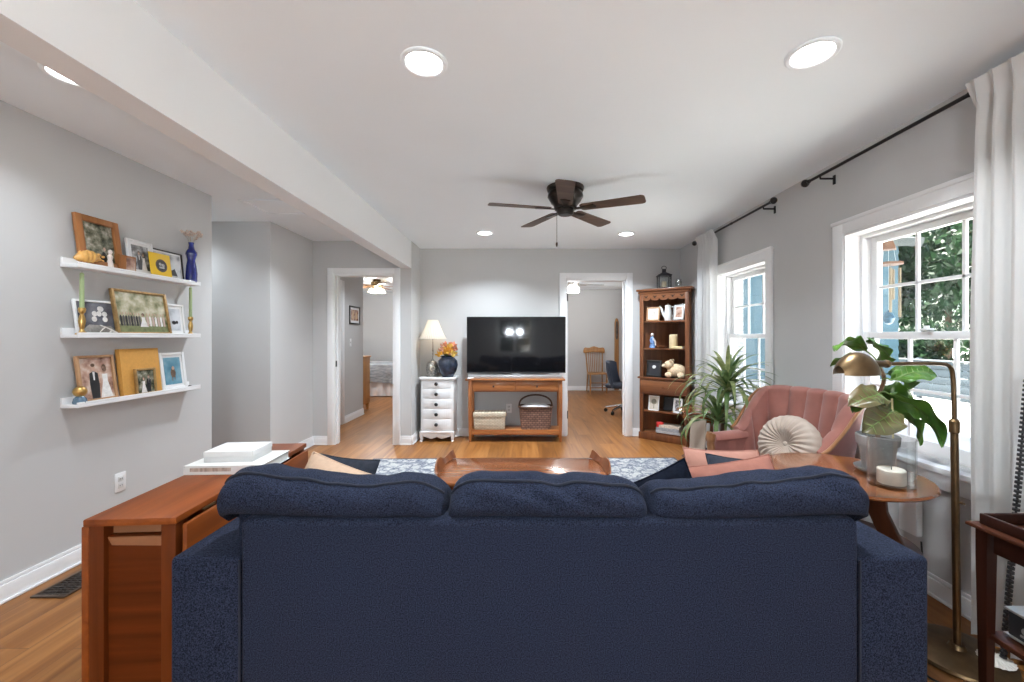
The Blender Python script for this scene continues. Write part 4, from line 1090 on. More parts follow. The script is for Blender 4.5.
# ------------------------------------------------------------------ picture ledges on the wall
LZ = (1.668, 1.280, 0.896)
LY0, LY1 = 2.263, 3.128
lbl = ('highest white picture ledge, holding the blue vase', 'middle white picture ledge, holding the two green candles', 'lowest white picture ledge, holding the large orange book')
for z, tx in zip(LZ, lbl):
    t = thing('picture_ledge', tx, 'shelf', (XL, (LY0 + LY1) / 2, z), 0, 'picture ledges')
    hl = (LY1 - LY0) / 2
    ob('board', B().bx(0, 0.10, -hl, hl, 0, 0.018, 0.002), TRIM, t)
    ob('back_rail', B().bx(0, 0.012, -hl, hl, 0.018, 0.055, 0.002), TRIM, t)
    ob('front_lip', B().bx(0.090, 0.10, -hl, hl, 0.018, 0.030, 0.002), TRIM, t)
def on_ledge(k, y, back, h=0.0):
    """point on ledge k: y along the wall, back = distance of the item's back edge from the wall"""
    return (XL + back, y, LZ[k] + 0.0185)
RW = R(90)
lean = lambda h, back: math.asin(max(0.0, back - 0.018) / h)
def lf(name, label, k, y, w, h, back, *a, **kw): return frame(name, label, w, h, on_ledge(k, y, back), RW, lean(h, back), *a, **kw)
# top ledge
lf('framed_photo', 'wide brown wooden frame with a dark leafy photo on the highest ledge', 0, 2.425, 0.247, 0.295, 0.060, WOODF, FOLI, fw=0.036, depth=0.022, art=groom(0.62, 0.42, 0.0)[:1] + [(oval(0.66, 0.36, 0.04, 0.05), SKIN)])
lf('framed_photo', 'white frame with a black-and-white couple photo on the highest ledge', 0, 2.70, 0.185, 0.225, 0.045, WHTF, BWP, fw=0.012, mat_w=0.022, art=groom(0.4, 0.9) + bride(0.66, 0.85))
lf('framed_photo', 'thin black frame with a pale snowy photo behind the yellow card', 0, 2.91, 0.25, 0.20, 0.04, BLKF, photo_mat('photo_snow', [(0.10, 0.10, 0.10), (0.58, 0.58, 0.58), (0.72, 0.72, 0.72)], 10), fw=0.007, mat_w=0.012, art=[([(0.35, 0.08), (0.4, 0.42), (0.47, 0.3), (0.55, 0.5), (0.62, 0.3), (0.75, 0.4), (0.85, 0.08)], INK)])
yc = thing('greeting_card', 'bright yellow square card with a dark round emblem on the highest ledge', 'card', on_ledge(0, 2.812, 0.078), (-R(8), 0, RW))
YEL = mat('card_yellow', (0.80, 0.50, 0.015), 0.5)
ob('card', B().bx(-0.082, 0.082, -0.006, -0.002, 0, 0.165, 0.001), YEL, yc)
ob('emblem', B().cyl((0.005, -0.0075, 0.082), (0.005, -0.006, 0.082), 0.044, seg=28).cyl((0.005, -0.0082, 0.082), (0.005, -0.0075, 0.082), 0.036, seg=28, mi=1).cyl((-0.006, -0.0088, 0.09), (-0.006, -0.0082, 0.09), 0.011, seg=12, mi=2).cyl((0.016, -0.0088, 0.085), (0.016, -0.0082, 0.085), 0.012, seg=12, mi=2).box((0.005, -0.0085, 0.068), (0.04, 0.0006, 0.012), mi=2), [mat('card_brown', (0.10, 0.055, 0.03), 0.5), mat('card_black', (0.03, 0.025, 0.025), 0.5), mat('card_grey', (0.35, 0.33, 0.32), 0.5, var=0.3, vscale=90)], yc)
wbx = thing('box_portrait', 'small brown wooden box frame with a portrait, at the foot of the wide brown frame', 'picture frame', on_ledge(0, 2.562, 0.066), RW, 'framed pictures')
ob('box', B().bx(-0.055, 0.055, -0.022, 0.012, 0, 0.10, 0.003), WOODF, wbx)
ob('photo_print', B().bx(-0.012, 0.046, -0.0235, -0.0215, 0.012, 0.088), ROSE, wbx)
# conch shell
sl = thing('conch_shell', 'orange-tan carved shell at the near end of the highest ledge', 'ornament', on_ledge(0, 2.352, 0.070), (0, 0, 0))
def conch(u, v):
    a = 2 * PI * v; t = u
    r = 0.004 + 0.034 * math.sin(PI * min(1, t * 1.12)) ** 0.8 * (1 + 0.06 * math.cos(t * 44))
    return Vector((r * math.cos(a) * 0.75, -0.085 + 0.165 * t, 0.032 + r * math.sin(a) * (1.0 if math.sin(a) > 0 else 0.9) + 0.02 * math.sin(t * 2.6)))
ob('shell_body', B().surf(conch, 46, 18, cv=True), mat('shell_orange', (0.66, 0.36, 0.10), 0.4, var=0.25, vscale=22), sl)
knb = B()
for i in range(7): knb.ball((0.012 * math.sin(i * 2.0), -0.05 + i * 0.022, 0.070 + 0.004 * math.sin(i * 1.7)), (0.006, 0.010, 0.008), 8, 6)
ob('knobs', knb, _mats['shell_orange'], sl)
fg = thing('figurine', 'tiny white figurine between the shell and the small box frame', 'figurine', on_ledge(0, 2.462, 0.076), 0)
ob('body', B().lathe([(0, 0), (0.018, 0), (0.016, 0.03), (0.010, 0.055), (0.014, 0.075), (0.006, 0.088), (0.011, 0.1), (0.009, 0.112), (0, 0.118)], 14), mat('porcelain', (0.72, 0.64, 0.60), 0.3, var=0.1), fg)
# blue vase
bv = thing('bud_vase', 'cobalt blue sculpted glass vase with dried flowers at the far end of the highest ledge', 'vase', on_ledge(0, 3.082, 0.064), 0)
bv.scale = (1, 1, 1.12)
ob('vase', B().lathe([(0, 0), (0.034, 0), (0.037, 0.01), (0.036, 0.06), (0.031, 0.11), (0.024, 0.15), (0.030, 0.175), (0.036, 0.19), (0.034, 0.205), (0.020, 0.225), (0.015, 0.25), (0.018, 0.268), (0.013, 0.268), (0.012, 0.2), (0, 0.19)], 20, fn=lambda a, z: 1 + 0.05 * math.cos(5 * a + z * 40)), mat('cobalt_glass', (0.006, 0.014, 0.17), 0.08, coat=0.6), bv)
df = B(); st = B(); rnd = random.Random(11)
for i in range(12):
    a = rnd.uniform(0, 2 * PI); e = Vector((0.07 * math.cos(a) * 0.5, 0.085 * math.sin(a) - 0.012, 0.295 + rnd.uniform(0, 0.045)))
    df.tube([(0, 0, 0.25), (e.x * 0.4, e.y * 0.4, 0.29), e], 0.0012, 4, 1)
    for k in range(5): df.ball(e + Vector((rnd.gauss(0, 0.008), rnd.gauss(0, 0.010), rnd.gauss(0, 0.006))), rnd.uniform(0.004, 0.009), 7, 5)
ob('dried_flowers', df, [mat('dried_flower', (0.58, 0.46, 0.38), 0.9, var=0.3, vscale=60), mat('dried_stem', (0.36, 0.30, 0.22), 0.9)], bv)
# middle ledge
lf('framed_photo', 'white frame with a dark flower photo behind the nearer green candle', 1, 2.465, 0.33, 0.20, 0.045, WHTF, SLTP, fw=0.012, art=[(oval(0.40 + 0.11 * math.cos(i * 1.3), 0.62 + 0.2 * math.sin(i * 2.1), 0.05, 0.09), PWHITE) for i in range(7)] + [([(0.0, 0.0), (0.75, 0.0), (0.6, 0.22), (0.2, 0.26)], photo_mat('photo_stone', [(0.12, 0.11, 0.10), (0.4, 0.38, 0.35)], 20))])
lf('framed_photo', 'large gold-brown frame with an outdoor wedding party photo on the middle ledge', 1, 2.70, 0.385, 0.285, 0.066, GOLDF, GARD, fw=0.016, depth=0.02, art=[([(0, 0), (1, 0), (1, 0.22), (0, 0.20)], mat('print_lawn', (0.20, 0.22, 0.10), 0.3, var=0.25, vscale=40))] + crowd(8, 0.07, 0.42, 0.16, 0.9, [INK, mat('print_suit', (0.10, 0.09, 0.09), 0.3)]) + bride(0.5, 0.42, 0.14) + crowd(7, 0.58, 0.93, 0.16, 0.9, [mat('print_gown', (0.50, 0.36, 0.31), 0.3), PWHITE]))
lf('framed_photo', 'white frame with a misty photo beside the farther green candle', 1, 2.925, 0.245, 0.22, 0.04, WHTF, photo_mat('photo_mist', [(0.30, 0.32, 0.36), (0.60, 0.62, 0.65), (0.72, 0.73, 0.74)], 9), fw=0.014, mat_w=0.018, art=[(oval(0.68, 0.36, 0.10, 0.09), INK), (oval(0.82, 0.38, 0.06, 0.08), INK)])
def candlestick(label, y, hh, hc, r0):
    t = thing('candlestick', label, 'candlestick', on_ledge(1, y, 0.062), 0, 'brass candlesticks')
    s = hh / 0.15
    ob('holder', B().lathe([(0, 0), (0.027, 0), (0.028, 0.006 * s), (0.014, 0.016 * s), (0.008, 0.03 * s), (0.012, 0.045 * s), (0.016, 0.075 * s), (0.012, 0.10 * s), (0.007, 0.115 * s), (0.014, 0.125 * s), (0.017, 0.14 * s), (0.014, 0.15 * s), (0, 0.15 * s)], 18), GOLD, t)
    ob('candle', B().lathe([(0, hh), (0.0105, hh), (0.0095, hh + hc), (0.004, hh + hc + 0.006), (0, hh + hc + 0.006)], 14), mat('sage_wax', (0.34, 0.44, 0.22), 0.55), t)
    ob('wick', B().cyl((0, 0, hh + hc + 0.004), (0.001, 0, hh + hc + 0.014), 0.0008, seg=5), BLACK, t)
candlestick('brass candlestick with a tall green candle at the nearer end of the middle ledge', 2.318, 0.15, 0.19, 1)
candlestick('brass candlestick with a green candle beside the misty white frame', 3.078, 0.135, 0.215, 1)
wt = thing('antler_ornament', 'small white branched ornament lying in front of the dark flower photo', 'ornament', on_ledge(1, 2.475, 0.076), 0)
ab = B(); ab.tube(rail([(0, -0.07, 0.055), (0.004, -0.02, 0.035), (0, 0.03, 0.012), (0, 0.075, 0.006)], 5), [0.003] * 6 + [0.005] * 6 + [0.006] * 4, 7)
for y, z in ((-0.04, 0.045), (0.0, 0.026), (0.035, 0.012)): ab.tube([(0, y, z), (0.006, y - 0.02, z - 0.012), (0.004, y - 0.035, max(0.004, z - 0.03))], [0.004, 0.003, 0.002], 6)
ob('branch', ab, mat('bone_white', (0.70, 0.67, 0.62), 0.6), wt)
# bottom ledge
lf('framed_photo', 'light wooden frame with a groom and bride photo on the lowest ledge', 2, 2.415, 0.212, 0.265, 0.055, wood('frame_light_wood', (0.30, 0.15, 0.07), (0.50, 0.30, 0.16), 'z', 0.5), ROSE, fw=0.015, depth=0.02, art=groom(0.42, 1.0) + bride(0.76, 0.98))
obk = thing('photo_album', 'large orange photo album standing on the lowest ledge', 'album', on_ledge(2, 2.685, 0.05), (-lean(0.295, 0.05), 0, RW))
ORG = mat('orange_cloth', (0.60, 0.30, 0.065), 0.8, var=0.06, vscale=90)
ob('cover', B().bx(-0.134, 0.134, -0.028, -0.025, 0, 0.295, 0.001).bx(-0.134, 0.134, -0.003, 0, 0, 0.295, 0.001).bx(-0.137, -0.133, -0.028, 0, 0, 0.295, 0.001), ORG, obk)
ob('pages', B().bx(-0.132, 0.130, -0.025, -0.003, 0.004, 0.291), PAPER, obk)
frame('framed_photo', 'small gold-brown frame with a couple photo in front of the orange album', 0.145, 0.168, on_ledge(2, 2.69, 0.080), RW, R(5), GOLDF, FOLI, fw=0.013, art=bride(0.38, 0.85) + groom(0.68, 0.92))
lf('framed_photo', 'white frame with a blue animal photo at the far end of the lowest ledge', 2, 2.945, 0.21, 0.262, 0.05, WHTF, AQUA, fw=0.02, mat_w=0.016, art=[(oval(0.5, 0.42, 0.16, 0.17), mat('print_brown', (0.14, 0.09, 0.06), 0.3, var=0.4, vscale=60)), ([(0.38, 0.4), (0.44, 0.4), (0.45, 0.12), (0.41, 0.12)], _mats['print_brown']), ([(0.56, 0.38), (0.62, 0.4), (0.60, 0.16), (0.57, 0.16)], _mats['print_brown']), (oval(0.52, 0.6, 0.08, 0.07), SKIN)])
gb_ = thing('sphere_ornament', 'gold ball on a small blue glass base at the near end of the lowest ledge', 'ornament', on_ledge(2, 2.30, 0.070), 0)
ob('glass_base', B().lathe([(0, 0), (0.028, 0), (0.031, 0.008), (0.026, 0.03), (0.012, 0.045), (0, 0.045)], 8), mat('blue_crystal', (0.16, 0.24, 0.32), 0.08, 0.3), gb_)
ob('ball', B().ball((0, 0, 0.068), 0.030, 18, 12, fn=lambda c: 1 + 0.04 * math.cos(9 * math.atan2(c.y, c.x))), GOLD, gb_)
pb = thing('pebble', 'tiny dark pebble at the far end of the lowest ledge', 'ornament', on_ledge(2, 3.055, 0.075), 0)
ob('stone', B().ball((0, 0, 0.008), (0.011, 0.014, 0.008), 12, 8), mat('dark_stone', (0.03, 0.03, 0.035), 0.4), pb)

# ------------------------------------------------------------------ things in and on the bookcase
BCR = R(-38.3)
def bframe(name, label, x, y, z, w, h, *a, tilt=0.0, **kw): return frame(name, label, w, h, bcp(x, y, z), BCR + tilt, R(9), *a, easel=True, **kw)
LTW = wood('frame_pale_wood', (0.42, 0.23, 0.12), (0.60, 0.38, 0.22), 'z', 0.5)
bframe('framed_photo', 'square pale wooden frame with white mat on the top bookcase shelf', -0.155, 0.06, 1.487, 0.165, 0.175, LTW, photo_mat('photo_pale', [(0.50, 0.47, 0.42), (0.62, 0.60, 0.56)], 40), fw=0.018, mat_w=0.03)
bframe('framed_photo', 'silver frame with a portrait leaning beside the white pitcher on the top bookcase shelf', 0.165, 0.05, 1.487, 0.155, 0.20, CHROME, ROSE, fw=0.016, mat_w=0.02, tilt=R(-14))
pt = thing('pitcher', 'white glazed pitcher on the top bookcase shelf between two frames', 'pitcher', bcp(0.02, 0.10, 1.487), BCR)
ob('jug', B().lathe([(0, 0), (0.04, 0), (0.043, 0.01), (0.05, 0.06), (0.042, 0.12), (0.032, 0.165), (0.038, 0.19), (0.034, 0.19), (0.028, 0.165), (0, 0.15)], 20), WHITE, pt)
ob('lid', B().lathe([(0, 0.212), (0.008, 0.21), (0.006, 0.2), (0.03, 0.192), (0.036, 0.186)], 16), WHITE, pt)
ob('spout', B().tube(rail([(-0.04, 0, 0.05), (-0.065, 0, 0.10), (-0.085, 0, 0.16), (-0.105, 0, 0.185)], 5), [0.018] * 5 + [0.014] * 5 + [0.010] * 6, 10), WHITE, pt)
ob('handle', B().tube(rail([(0.035, 0, 0.17), (0.08, 0, 0.165), (0.085, 0, 0.10), (0.047, 0, 0.05)], 6), 0.007, 8), WHITE, pt)
bf = thing('figurine', 'small blue and white figurine on the second bookcase shelf', 'figurine', bcp(-0.165, 0.06, 1.147), BCR)
ob('body', B().lathe([(0, 0), (0.035, 0), (0.036, 0.02), (0.025, 0.06), (0.03, 0.10), (0.022, 0.13), (0.01, 0.145), (0, 0.145)], 16), mat('delft_blue', (0.16, 0.28, 0.55), 0.3, var=0.9, vscale=24), bf)
ob('head', B().ball((0, 0, 0.165), (0.02, 0.02, 0.024)), mat('porcelain', (0.72, 0.64, 0.60), 0.3), bf)
ob('arm', B().tube([(0.02, -0.01, 0.12), (0.045, -0.02, 0.08), (0.05, -0.02, 0.03)], [0.009, 0.008, 0.006], 8), _mats['porcelain'], bf)
WAX = mat('ivory_wax', (0.72, 0.58, 0.36), 0.5, var=0.05, vscale=20)
pcn = thing('pillar_candle', 'tall ivory pillar candle on the second bookcase shelf', 'candle', bcp(0.09, 0.09, 1.147), BCR)
ob('wax', B().lathe([(0, 0), (0.048, 0), (0.05, 0.004), (0.05, 0.16), (0.044, 0.168), (0.02, 0.16), (0, 0.158)], 24), WAX, pcn)
ob('wick', B().cyl((0, 0, 0.156), (0.002, 0, 0.175), 0.0015, seg=5), BLACK, pcn)
book('paperback_book', 'cream paperback lying in front of the ivory candle on the second bookcase shelf', 0.15, 0.09, 0.028, bcp(0.165, 0.0, 1.147), BCR + R(-6), mat('cream_cover', (0.66, 0.54, 0.30), 0.6, var=0.1, vscale=40), None)
dsh = thing('wooden_dish', 'dark wooden dish beside the ivory candle on the second bookcase shelf', 'dish', bcp(-0.03, 0.03, 1.147), BCR)
ob('bowl', B().lathe([(0, 0), (0.03, 0), (0.06, 0.018), (0.066, 0.028), (0.058, 0.026), (0.03, 0.01), (0, 0.008)], 20), BW, dsh)
bframe('framed_photo', 'wide black frame with a small white print on the third bookcase shelf', -0.145, 0.06, 0.787, 0.19, 0.205, BLKF, mat('print_dark', (0.03, 0.03, 0.035), 0.3), fw=0.022, art=[(oval(0.5, 0.62, 0.16, 0.14), PWHITE)])
bear = thing('carved_bear', 'cream carved bear ornament on the third bookcase shelf', 'ornament', bcp(0.10, 0.08, 0.787), BCR)
BEAR = mat('cream_fleece', (0.70, 0.54, 0.36), 0.9, var=0.2, vscale=60, bump=0.5, bscale=90)
bb_ = B(); bb_.ball((0.03, 0.01, 0.085), (0.115, 0.075, 0.085), 20, 14).ball((-0.05, -0.02, 0.155), (0.062, 0.055, 0.055), 18, 12).ball((-0.105, -0.045, 0.145), (0.032, 0.028, 0.024), 12, 8)
for s in (-1, 1): bb_.ball((-0.02, -0.02 + s * 0.042, 0.207), (0.018, 0.012, 0.02), 10, 8)
for x, y in ((-0.05, -0.055), (0.10, -0.055), (-0.04, 0.06), (0.10, 0.06)): bb_.ball((x, y, 0.035), (0.045, 0.03, 0.036), 12, 8)
ob('body', bb_, BEAR, bear)
ob('eye', B().ball((-0.088, -0.066, 0.172), 0.005, 8, 6), BLACK, bear)
ob('nose', B().ball((-0.136, -0.052, 0.148), 0.008, 8, 6), BLACK, bear)
bframe('framed_photo', 'pale frame with a tree print on the shelf below the bookcase drawer', -0.13, 0.02, 0.367, 0.135, 0.185, WHTF, photo_mat('photo_cream', [(0.50, 0.44, 0.36), (0.62, 0.57, 0.50)], 20), fw=0.012, art=[(oval(0.5, 0.62, 0.3, 0.22), mat('print_olive', (0.20, 0.18, 0.13), 0.4, var=0.3, vscale=60)), ([(0.46, 0.1), (0.54, 0.1), (0.52, 0.5), (0.48, 0.5)], _mats['print_olive'])])
bframe('framed_photo', 'pale frame with a grey print tilted on the shelf below the bookcase drawer', 0.165, 0.01, 0.367, 0.12, 0.18, WHTF, BWP, fw=0.012, mat_w=0.012, tilt=R(-16))
bframe('framed_photo', 'dark plain frame standing behind the two pale frames below the bookcase drawer', 0.02, 0.12, 0.367, 0.13, 0.17, BLKF, mat('print_dark', (0.03, 0.03, 0.035), 0.3), fw=0.014)
zz = 0.102
for lab, w, d, t_, c, dx in (('grey magazine at the bottom of the pile on the lowest bookcase shelf', 0.30, 0.20, 0.03, (0.42, 0.42, 0.43), 0.05), ('silver-grey book in the middle of the pile on the lowest bookcase shelf', 0.28, 0.19, 0.036, (0.28, 0.29, 0.31), 0.04), ('cream book on the pile on the lowest bookcase shelf', 0.25, 0.17, 0.032, (0.62, 0.52, 0.42), 0.06)):
    book('stacked_book', lab, w, d, t_, bcp(dx, 0.10, zz), BCR + R(dx * 40 - 2), mat('cover_%d' % int(c[0] * 100), c, 0.5, var=0.25, vscale=50), 'books on the lowest bookcase shelf'); zz += t_
rdt = thing('red_tin', 'bright red tin on top of the book pile on the lowest bookcase shelf', 'tin', bcp(-0.065, 0.06, 0.102), BCR)
ob('body', B().lathe([(0, 0), (0.045, 0), (0.045, 0.11), (0, 0.11)], 20), mat('tin_red', (0.55, 0.02, 0.025), 0.4, var=0.2, vscale=30), rdt)
ob('lid', B().lathe([(0, 0.128), (0.03, 0.126), (0.047, 0.12), (0.047, 0.104), (0.044, 0.104)], 20), mat('tin_lid', (0.60, 0.05, 0.05), 0.35), rdt)
rdt['label'] = 'bright red tin standing against the book pile on the lowest bookcase shelf'
# lantern
ln = thing('lantern', 'dark metal lantern with clear panes on top of the bookcase', 'lantern', bcp(-0.03, 0.10, 1.886), BCR + R(30))
IRON = mat('lantern_iron', (0.03, 0.03, 0.032), 0.5, 0.3, var=0.2, vscale=30)
lb = B(); lb.box((0, 0, 0.008), (0.155, 0.155, 0.016), 0.003)
for x in (-0.07, 0.07):
    for y in (-0.07, 0.07): lb.box((x, y, 0.085), (0.012, 0.012, 0.15), 0.002)
lb.box((0, 0, 0.163), (0.165, 0.165, 0.014), 0.003)
lb.post(0, 0, 0.168, 0.205, 0.16, 0.045); lb.box((0, 0, 0.222), (0.045, 0.045, 0.05), 0.006)
ob('cage', lb, IRON, ln)
ob('ring', B().tube([(0.028 * math.cos(2 * PI * i / 16), 0, 0.262 + 0.022 * math.sin(2 * PI * i / 16)) for i in range(17)], 0.004, 6, caps=False), IRON, ln)
for x0, x1, y0, y1 in ((-0.064, 0.064, -0.071, -0.069), (-0.064, 0.064, 0.069, 0.071), (-0.071, -0.069, -0.064, 0.064), (0.069, 0.071, -0.064, 0.064)): ob('pane', B().bx(x0, x1, y0, y1, 0.017, 0.156), CLEAR, ln)
ob('candle', B().lathe([(0, 0.016), (0.03, 0.016), (0.03, 0.09), (0, 0.085)], 18), WAX, ln)

jr = thing('glass_jar', 'small clear glass jar beside the lantern on top of the bookcase', 'jar', bcp(0.14, 0.13, 1.886), BCR)
ob('jar', B().lathe([(0, 0), (0.036, 0), (0.04, 0.006), (0.04, 0.08), (0.032, 0.095), (0.034, 0.11), (0.031, 0.11), (0.029, 0.095), (0.037, 0.078), (0.037, 0.008), (0, 0.006)], 28), CLEAR, jr)
# ================================================================== ceiling fan
def fan(name, label, loc, blade, body, r_tip, r0, half_w, ang0, n, drop, kind, sc=1.0, pitch=0.14):
    """hub at loc on the ceiling; blades hang at -drop"""
    f = thing(name, label, 'ceiling fan', loc, 0)
    if kind == 'hug':
        ob('canopy', B().lathe([(0, 0), (0.135, 0), (0.137, -0.012), (0.13, -0.034), (0.112, -0.04), (0.125, -0.055), (0.13, -0.09), (0.105, -0.145), (0.085, -0.17), (0.08, -0.205), (0, -0.205)], 36), body, f)
        ob('switch_housing', B().lathe([(0, -0.203), (0.062, -0.203), (0.065, -0.215), (0.058, -0.25), (0.045, -0.262), (0, -0.264)], 28), body, f)
    else:
        ob('canopy', B().lathe([(0, 0), (0.07 * sc, 0), (0.06 * sc, -0.04 * sc), (0.02 * sc, -0.06 * sc), (0.015 * sc, -drop + 0.1 * sc), (0.10 * sc, -drop + 0.07 * sc), (0.11 * sc, -drop), (0.06 * sc, -drop - 0.04 * sc), (0, -drop - 0.05 * sc)], 28), body, f)
    for k in range(n):
        a = ang0 + 2 * PI * k / n
        M = Matrix.Rotation(a, 4, 'Z') @ Matrix.Translation((0, 0, -drop)) @ Matrix.Rotation(pitch, 4, 'X')
        L_ = r_tip - r0; pts = []
        for i in range(9): t = i / 8 * PI / 2; pts.append((r_tip - 0.03 + 0.03 * math.sin(t), -half_w + 0.03 - 0.03 * math.cos(t)))
        for i in range(9): t = i / 8 * PI / 2; pts.append((r_tip - 0.03 + 0.03 * math.cos(t), half_w - 0.03 + 0.03 * math.sin(t)))
        pts += [(r0 + 0.02, half_w * 0.78), (r0, half_w * 0.6), (r0, -half_w * 0.6), (r0 + 0.02, -half_w * 0.78)]
        bl = B(); bl.prism(pts, 'z', -0.003, 0.003); bl.bm.transform(M)
        o = ob('blade', bl, blade, f)
        ir = B(); ir.prism([(0.07, -0.014), (r0 + 0.03, -0.02), (r0 + 0.10, -0.036), (r0 + 0.115, 0), (r0 + 0.10, 0.036), (r0 + 0.03, 0.02), (0.07, 0.014)], 'z', -0.010, -0.0035, bev=0.002); ir.bm.transform(M)
        ob('blade_iron', ir, body, o)
    return f
BRONZE = mat('fan_bronze', (0.035, 0.028, 0.024), 0.3, 0.75, var=0.4, vscale=14)
FBL = wood('fan_blade_wood', (0.06, 0.036, 0.026), (0.13, 0.085, 0.062), 'x', 0.45)
f1 = fan('ceiling_fan', 'dark bronze five-blade ceiling fan on the living-room ceiling', (0.332, 3.18, H), FBL, BRONZE, 0.565, 0.115, 0.062, R(-90 - 6), 5, 0.205, 'hug', pitch=-0.2)
f1.scale = (1.05, 1.05, 0.81)
chn = B(); chn.cyl((-0.062, 0.0, -0.22), (-0.062, 0.0, -0.52), 0.0016, seg=6)
ob('pull_chain', chn, BRONZE, f1)
ob('chain_bob', B().lathe([(0, -0.515), (0.006, -0.52), (0.008, -0.54), (0.004, -0.56), (0, -0.56)], 10, c=(-0.062, 0, 0)), BRONZE, f1)

# ================================================================== curtains and rods on the window wall
RODM = mat('rod_black', (0.015, 0.014, 0.014), 0.4, 0.4)
RX, RZ = 1.955, 2.345
def rod(label, ya, yb, fin_a, fin_b, brackets):
    t = thing('curtain_rod', label, 'curtain rod', (RX, (ya + yb) / 2, RZ), 0, 'curtain rods on the window wall')
    h = (yb - ya) / 2; c = (ya + yb) / 2
    ob('pole', B().cyl((0, -h, 0), (0, h, 0), 0.0095, seg=14), RODM, t)
    ob('collar', B().cyl((0, -h * 0.15, 0), (0, -h * 0.15 + 0.03, 0), 0.012, seg=14), RODM, t)
    for s, on in ((-1, fin_a), (1, fin_b)):
        if on: ob('finial', B().lathe([(0, 0), (0.012, 0), (0.014, 0.01), (0.010, 0.018), (0.022, 0.03), (0.027, 0.045), (0.022, 0.06), (0.010, 0.07), (0, 0.072)], 16, M=Matrix.Translation((0, s * h, 0)) @ Euler((R(-90 * s), 0, 0)).to_matrix().to_4x4()), RODM, t)
    for y in brackets:
        yy = y - c
        ob('bracket', B().tube([(0, yy, -0.010), (0.0, yy, -0.022), (0.055, yy, -0.022), (XR - RX - 0.004, yy, -0.022)], 0.0065, 8).box((XR - RX - 0.004, yy, -0.030), (0.008, 0.02, 0.06), 0.002), RODM, t)
    return t
rod('short black curtain rod with ball finials above the far window', 3.27, 4.66, True, True, [3.36, 4.60])
rod('long black curtain rod with a ball finial above the near window', 1.02, 2.82, False, True, [2.72, 1.06])
def curtain(label, ya, yb, m, folds, amp, seed, flare=0.0):
    t = thing('curtain', label, 'curtain', (RX, (ya + yb) / 2, 0), 0, 'curtains on the window wall')
    h = (yb - ya) / 2
    def fn(u, v):
        z = 0.02 + (RZ + 0.035 - 0.02) * v
        w = 2 * u - 1; down = 1 - v
        y = w * h * (1 + flare * down) + 0.015 * nz(u * 5, v * 1.4, seed) * down
        pin = max(0.0, (v - 0.955) / 0.045)
        ph = 2 * PI * folds * u
        A = amp * (0.55 + 0.45 * nz(u * 3, v * 1.2, seed + 3) * 1.2 + 0.35 * down) * (1 - 0.45 * pin)
        body = A * (math.cos(ph) + 0.28 * math.cos(2 * ph + 0.8))
        # pinch pleats gather at the heading
        x = body + 0.012 * nz(u * 9, v * 3.2, seed + 7) * down
        y += 0.5 * amp * math.sin(ph) * (0.5 + 0.6 * pin)
        if v > 0.90: x += 0.012 * (v - 0.90) / 0.1 * abs(math.sin(ph / 2))
        x = x * (1 - 0.5 * pin) - 0.034 * pin - 0.006
        return Vector((min(x, 0.072), y, z))
    o = ob('panel', B().surf(fn, folds * 22, 44), m, t)
    return t
curtain('light grey curtain beside the near window, hanging next to the tray table', 1.06, 1.80, cloth_mat('curtain_grey', (0.66, 0.65, 0.635), 0.10), 11, 0.042, 2.0)
curtain('white curtain between the corner bookcase and the far window', 4.19, 4.61, cloth_mat('curtain_white', (0.72, 0.72, 0.72), 0.3), 6, 0.036, 6.0)

# ================================================================== pink channel-back armchair
PINK = mat('pink_velvet', (0.285, 0.105, 0.080), 0.75, var=0.14, vscale=9, sheen=0.25)
PINKD = mat('pink_welt', (0.62, 0.40, 0.32), 0.7, var=0.08, vscale=60)
MAPLE = wood('chair_walnut', (0.20, 0.085, 0.035), (0.38, 0.18, 0.08), 'z', 0.35, 0.2)
AX, AY, AR = 1.588, 2.615, R(-79)
ac = thing('armchair', 'pink velvet armchair with a channel-tufted back between the windows', 'armchair', (AX, AY, 0), AR)
ac.scale = (0.93, 0.92, 1.0)
plan = rail([(-0.315, -0.02), (-0.322, 0.12), (-0.285, 0.235), (-0.16, 0.285), (0, 0.295), (0.16, 0.285), (0.285, 0.235), (0.322, 0.12), (0.315, -0.02)], 12)
acc = [0]
for a, b in zip(plan, plan[1:]): acc.append(acc[-1] + (b - a).length)
def plan_at(u):
    s_ = u * acc[-1]
    for i in range(len(acc) - 1):
        if acc[i + 1] >= s_: break
    t = (s_ - acc[i]) / max(1e-9, acc[i + 1] - acc[i])
    d = (plan[i + 1] - plan[i]).normalized()
    return plan[i].lerp(plan[i + 1], t), Vector((d.y, -d.x))      # normal points inside
def top_z(u):
    w = abs(2 * u - 1)
    k = max(0.0, (w - 0.50) / 0.50)
    return 0.945 - 0.02 * w * w - 0.27 * (k * k * (3 - 2 * k))
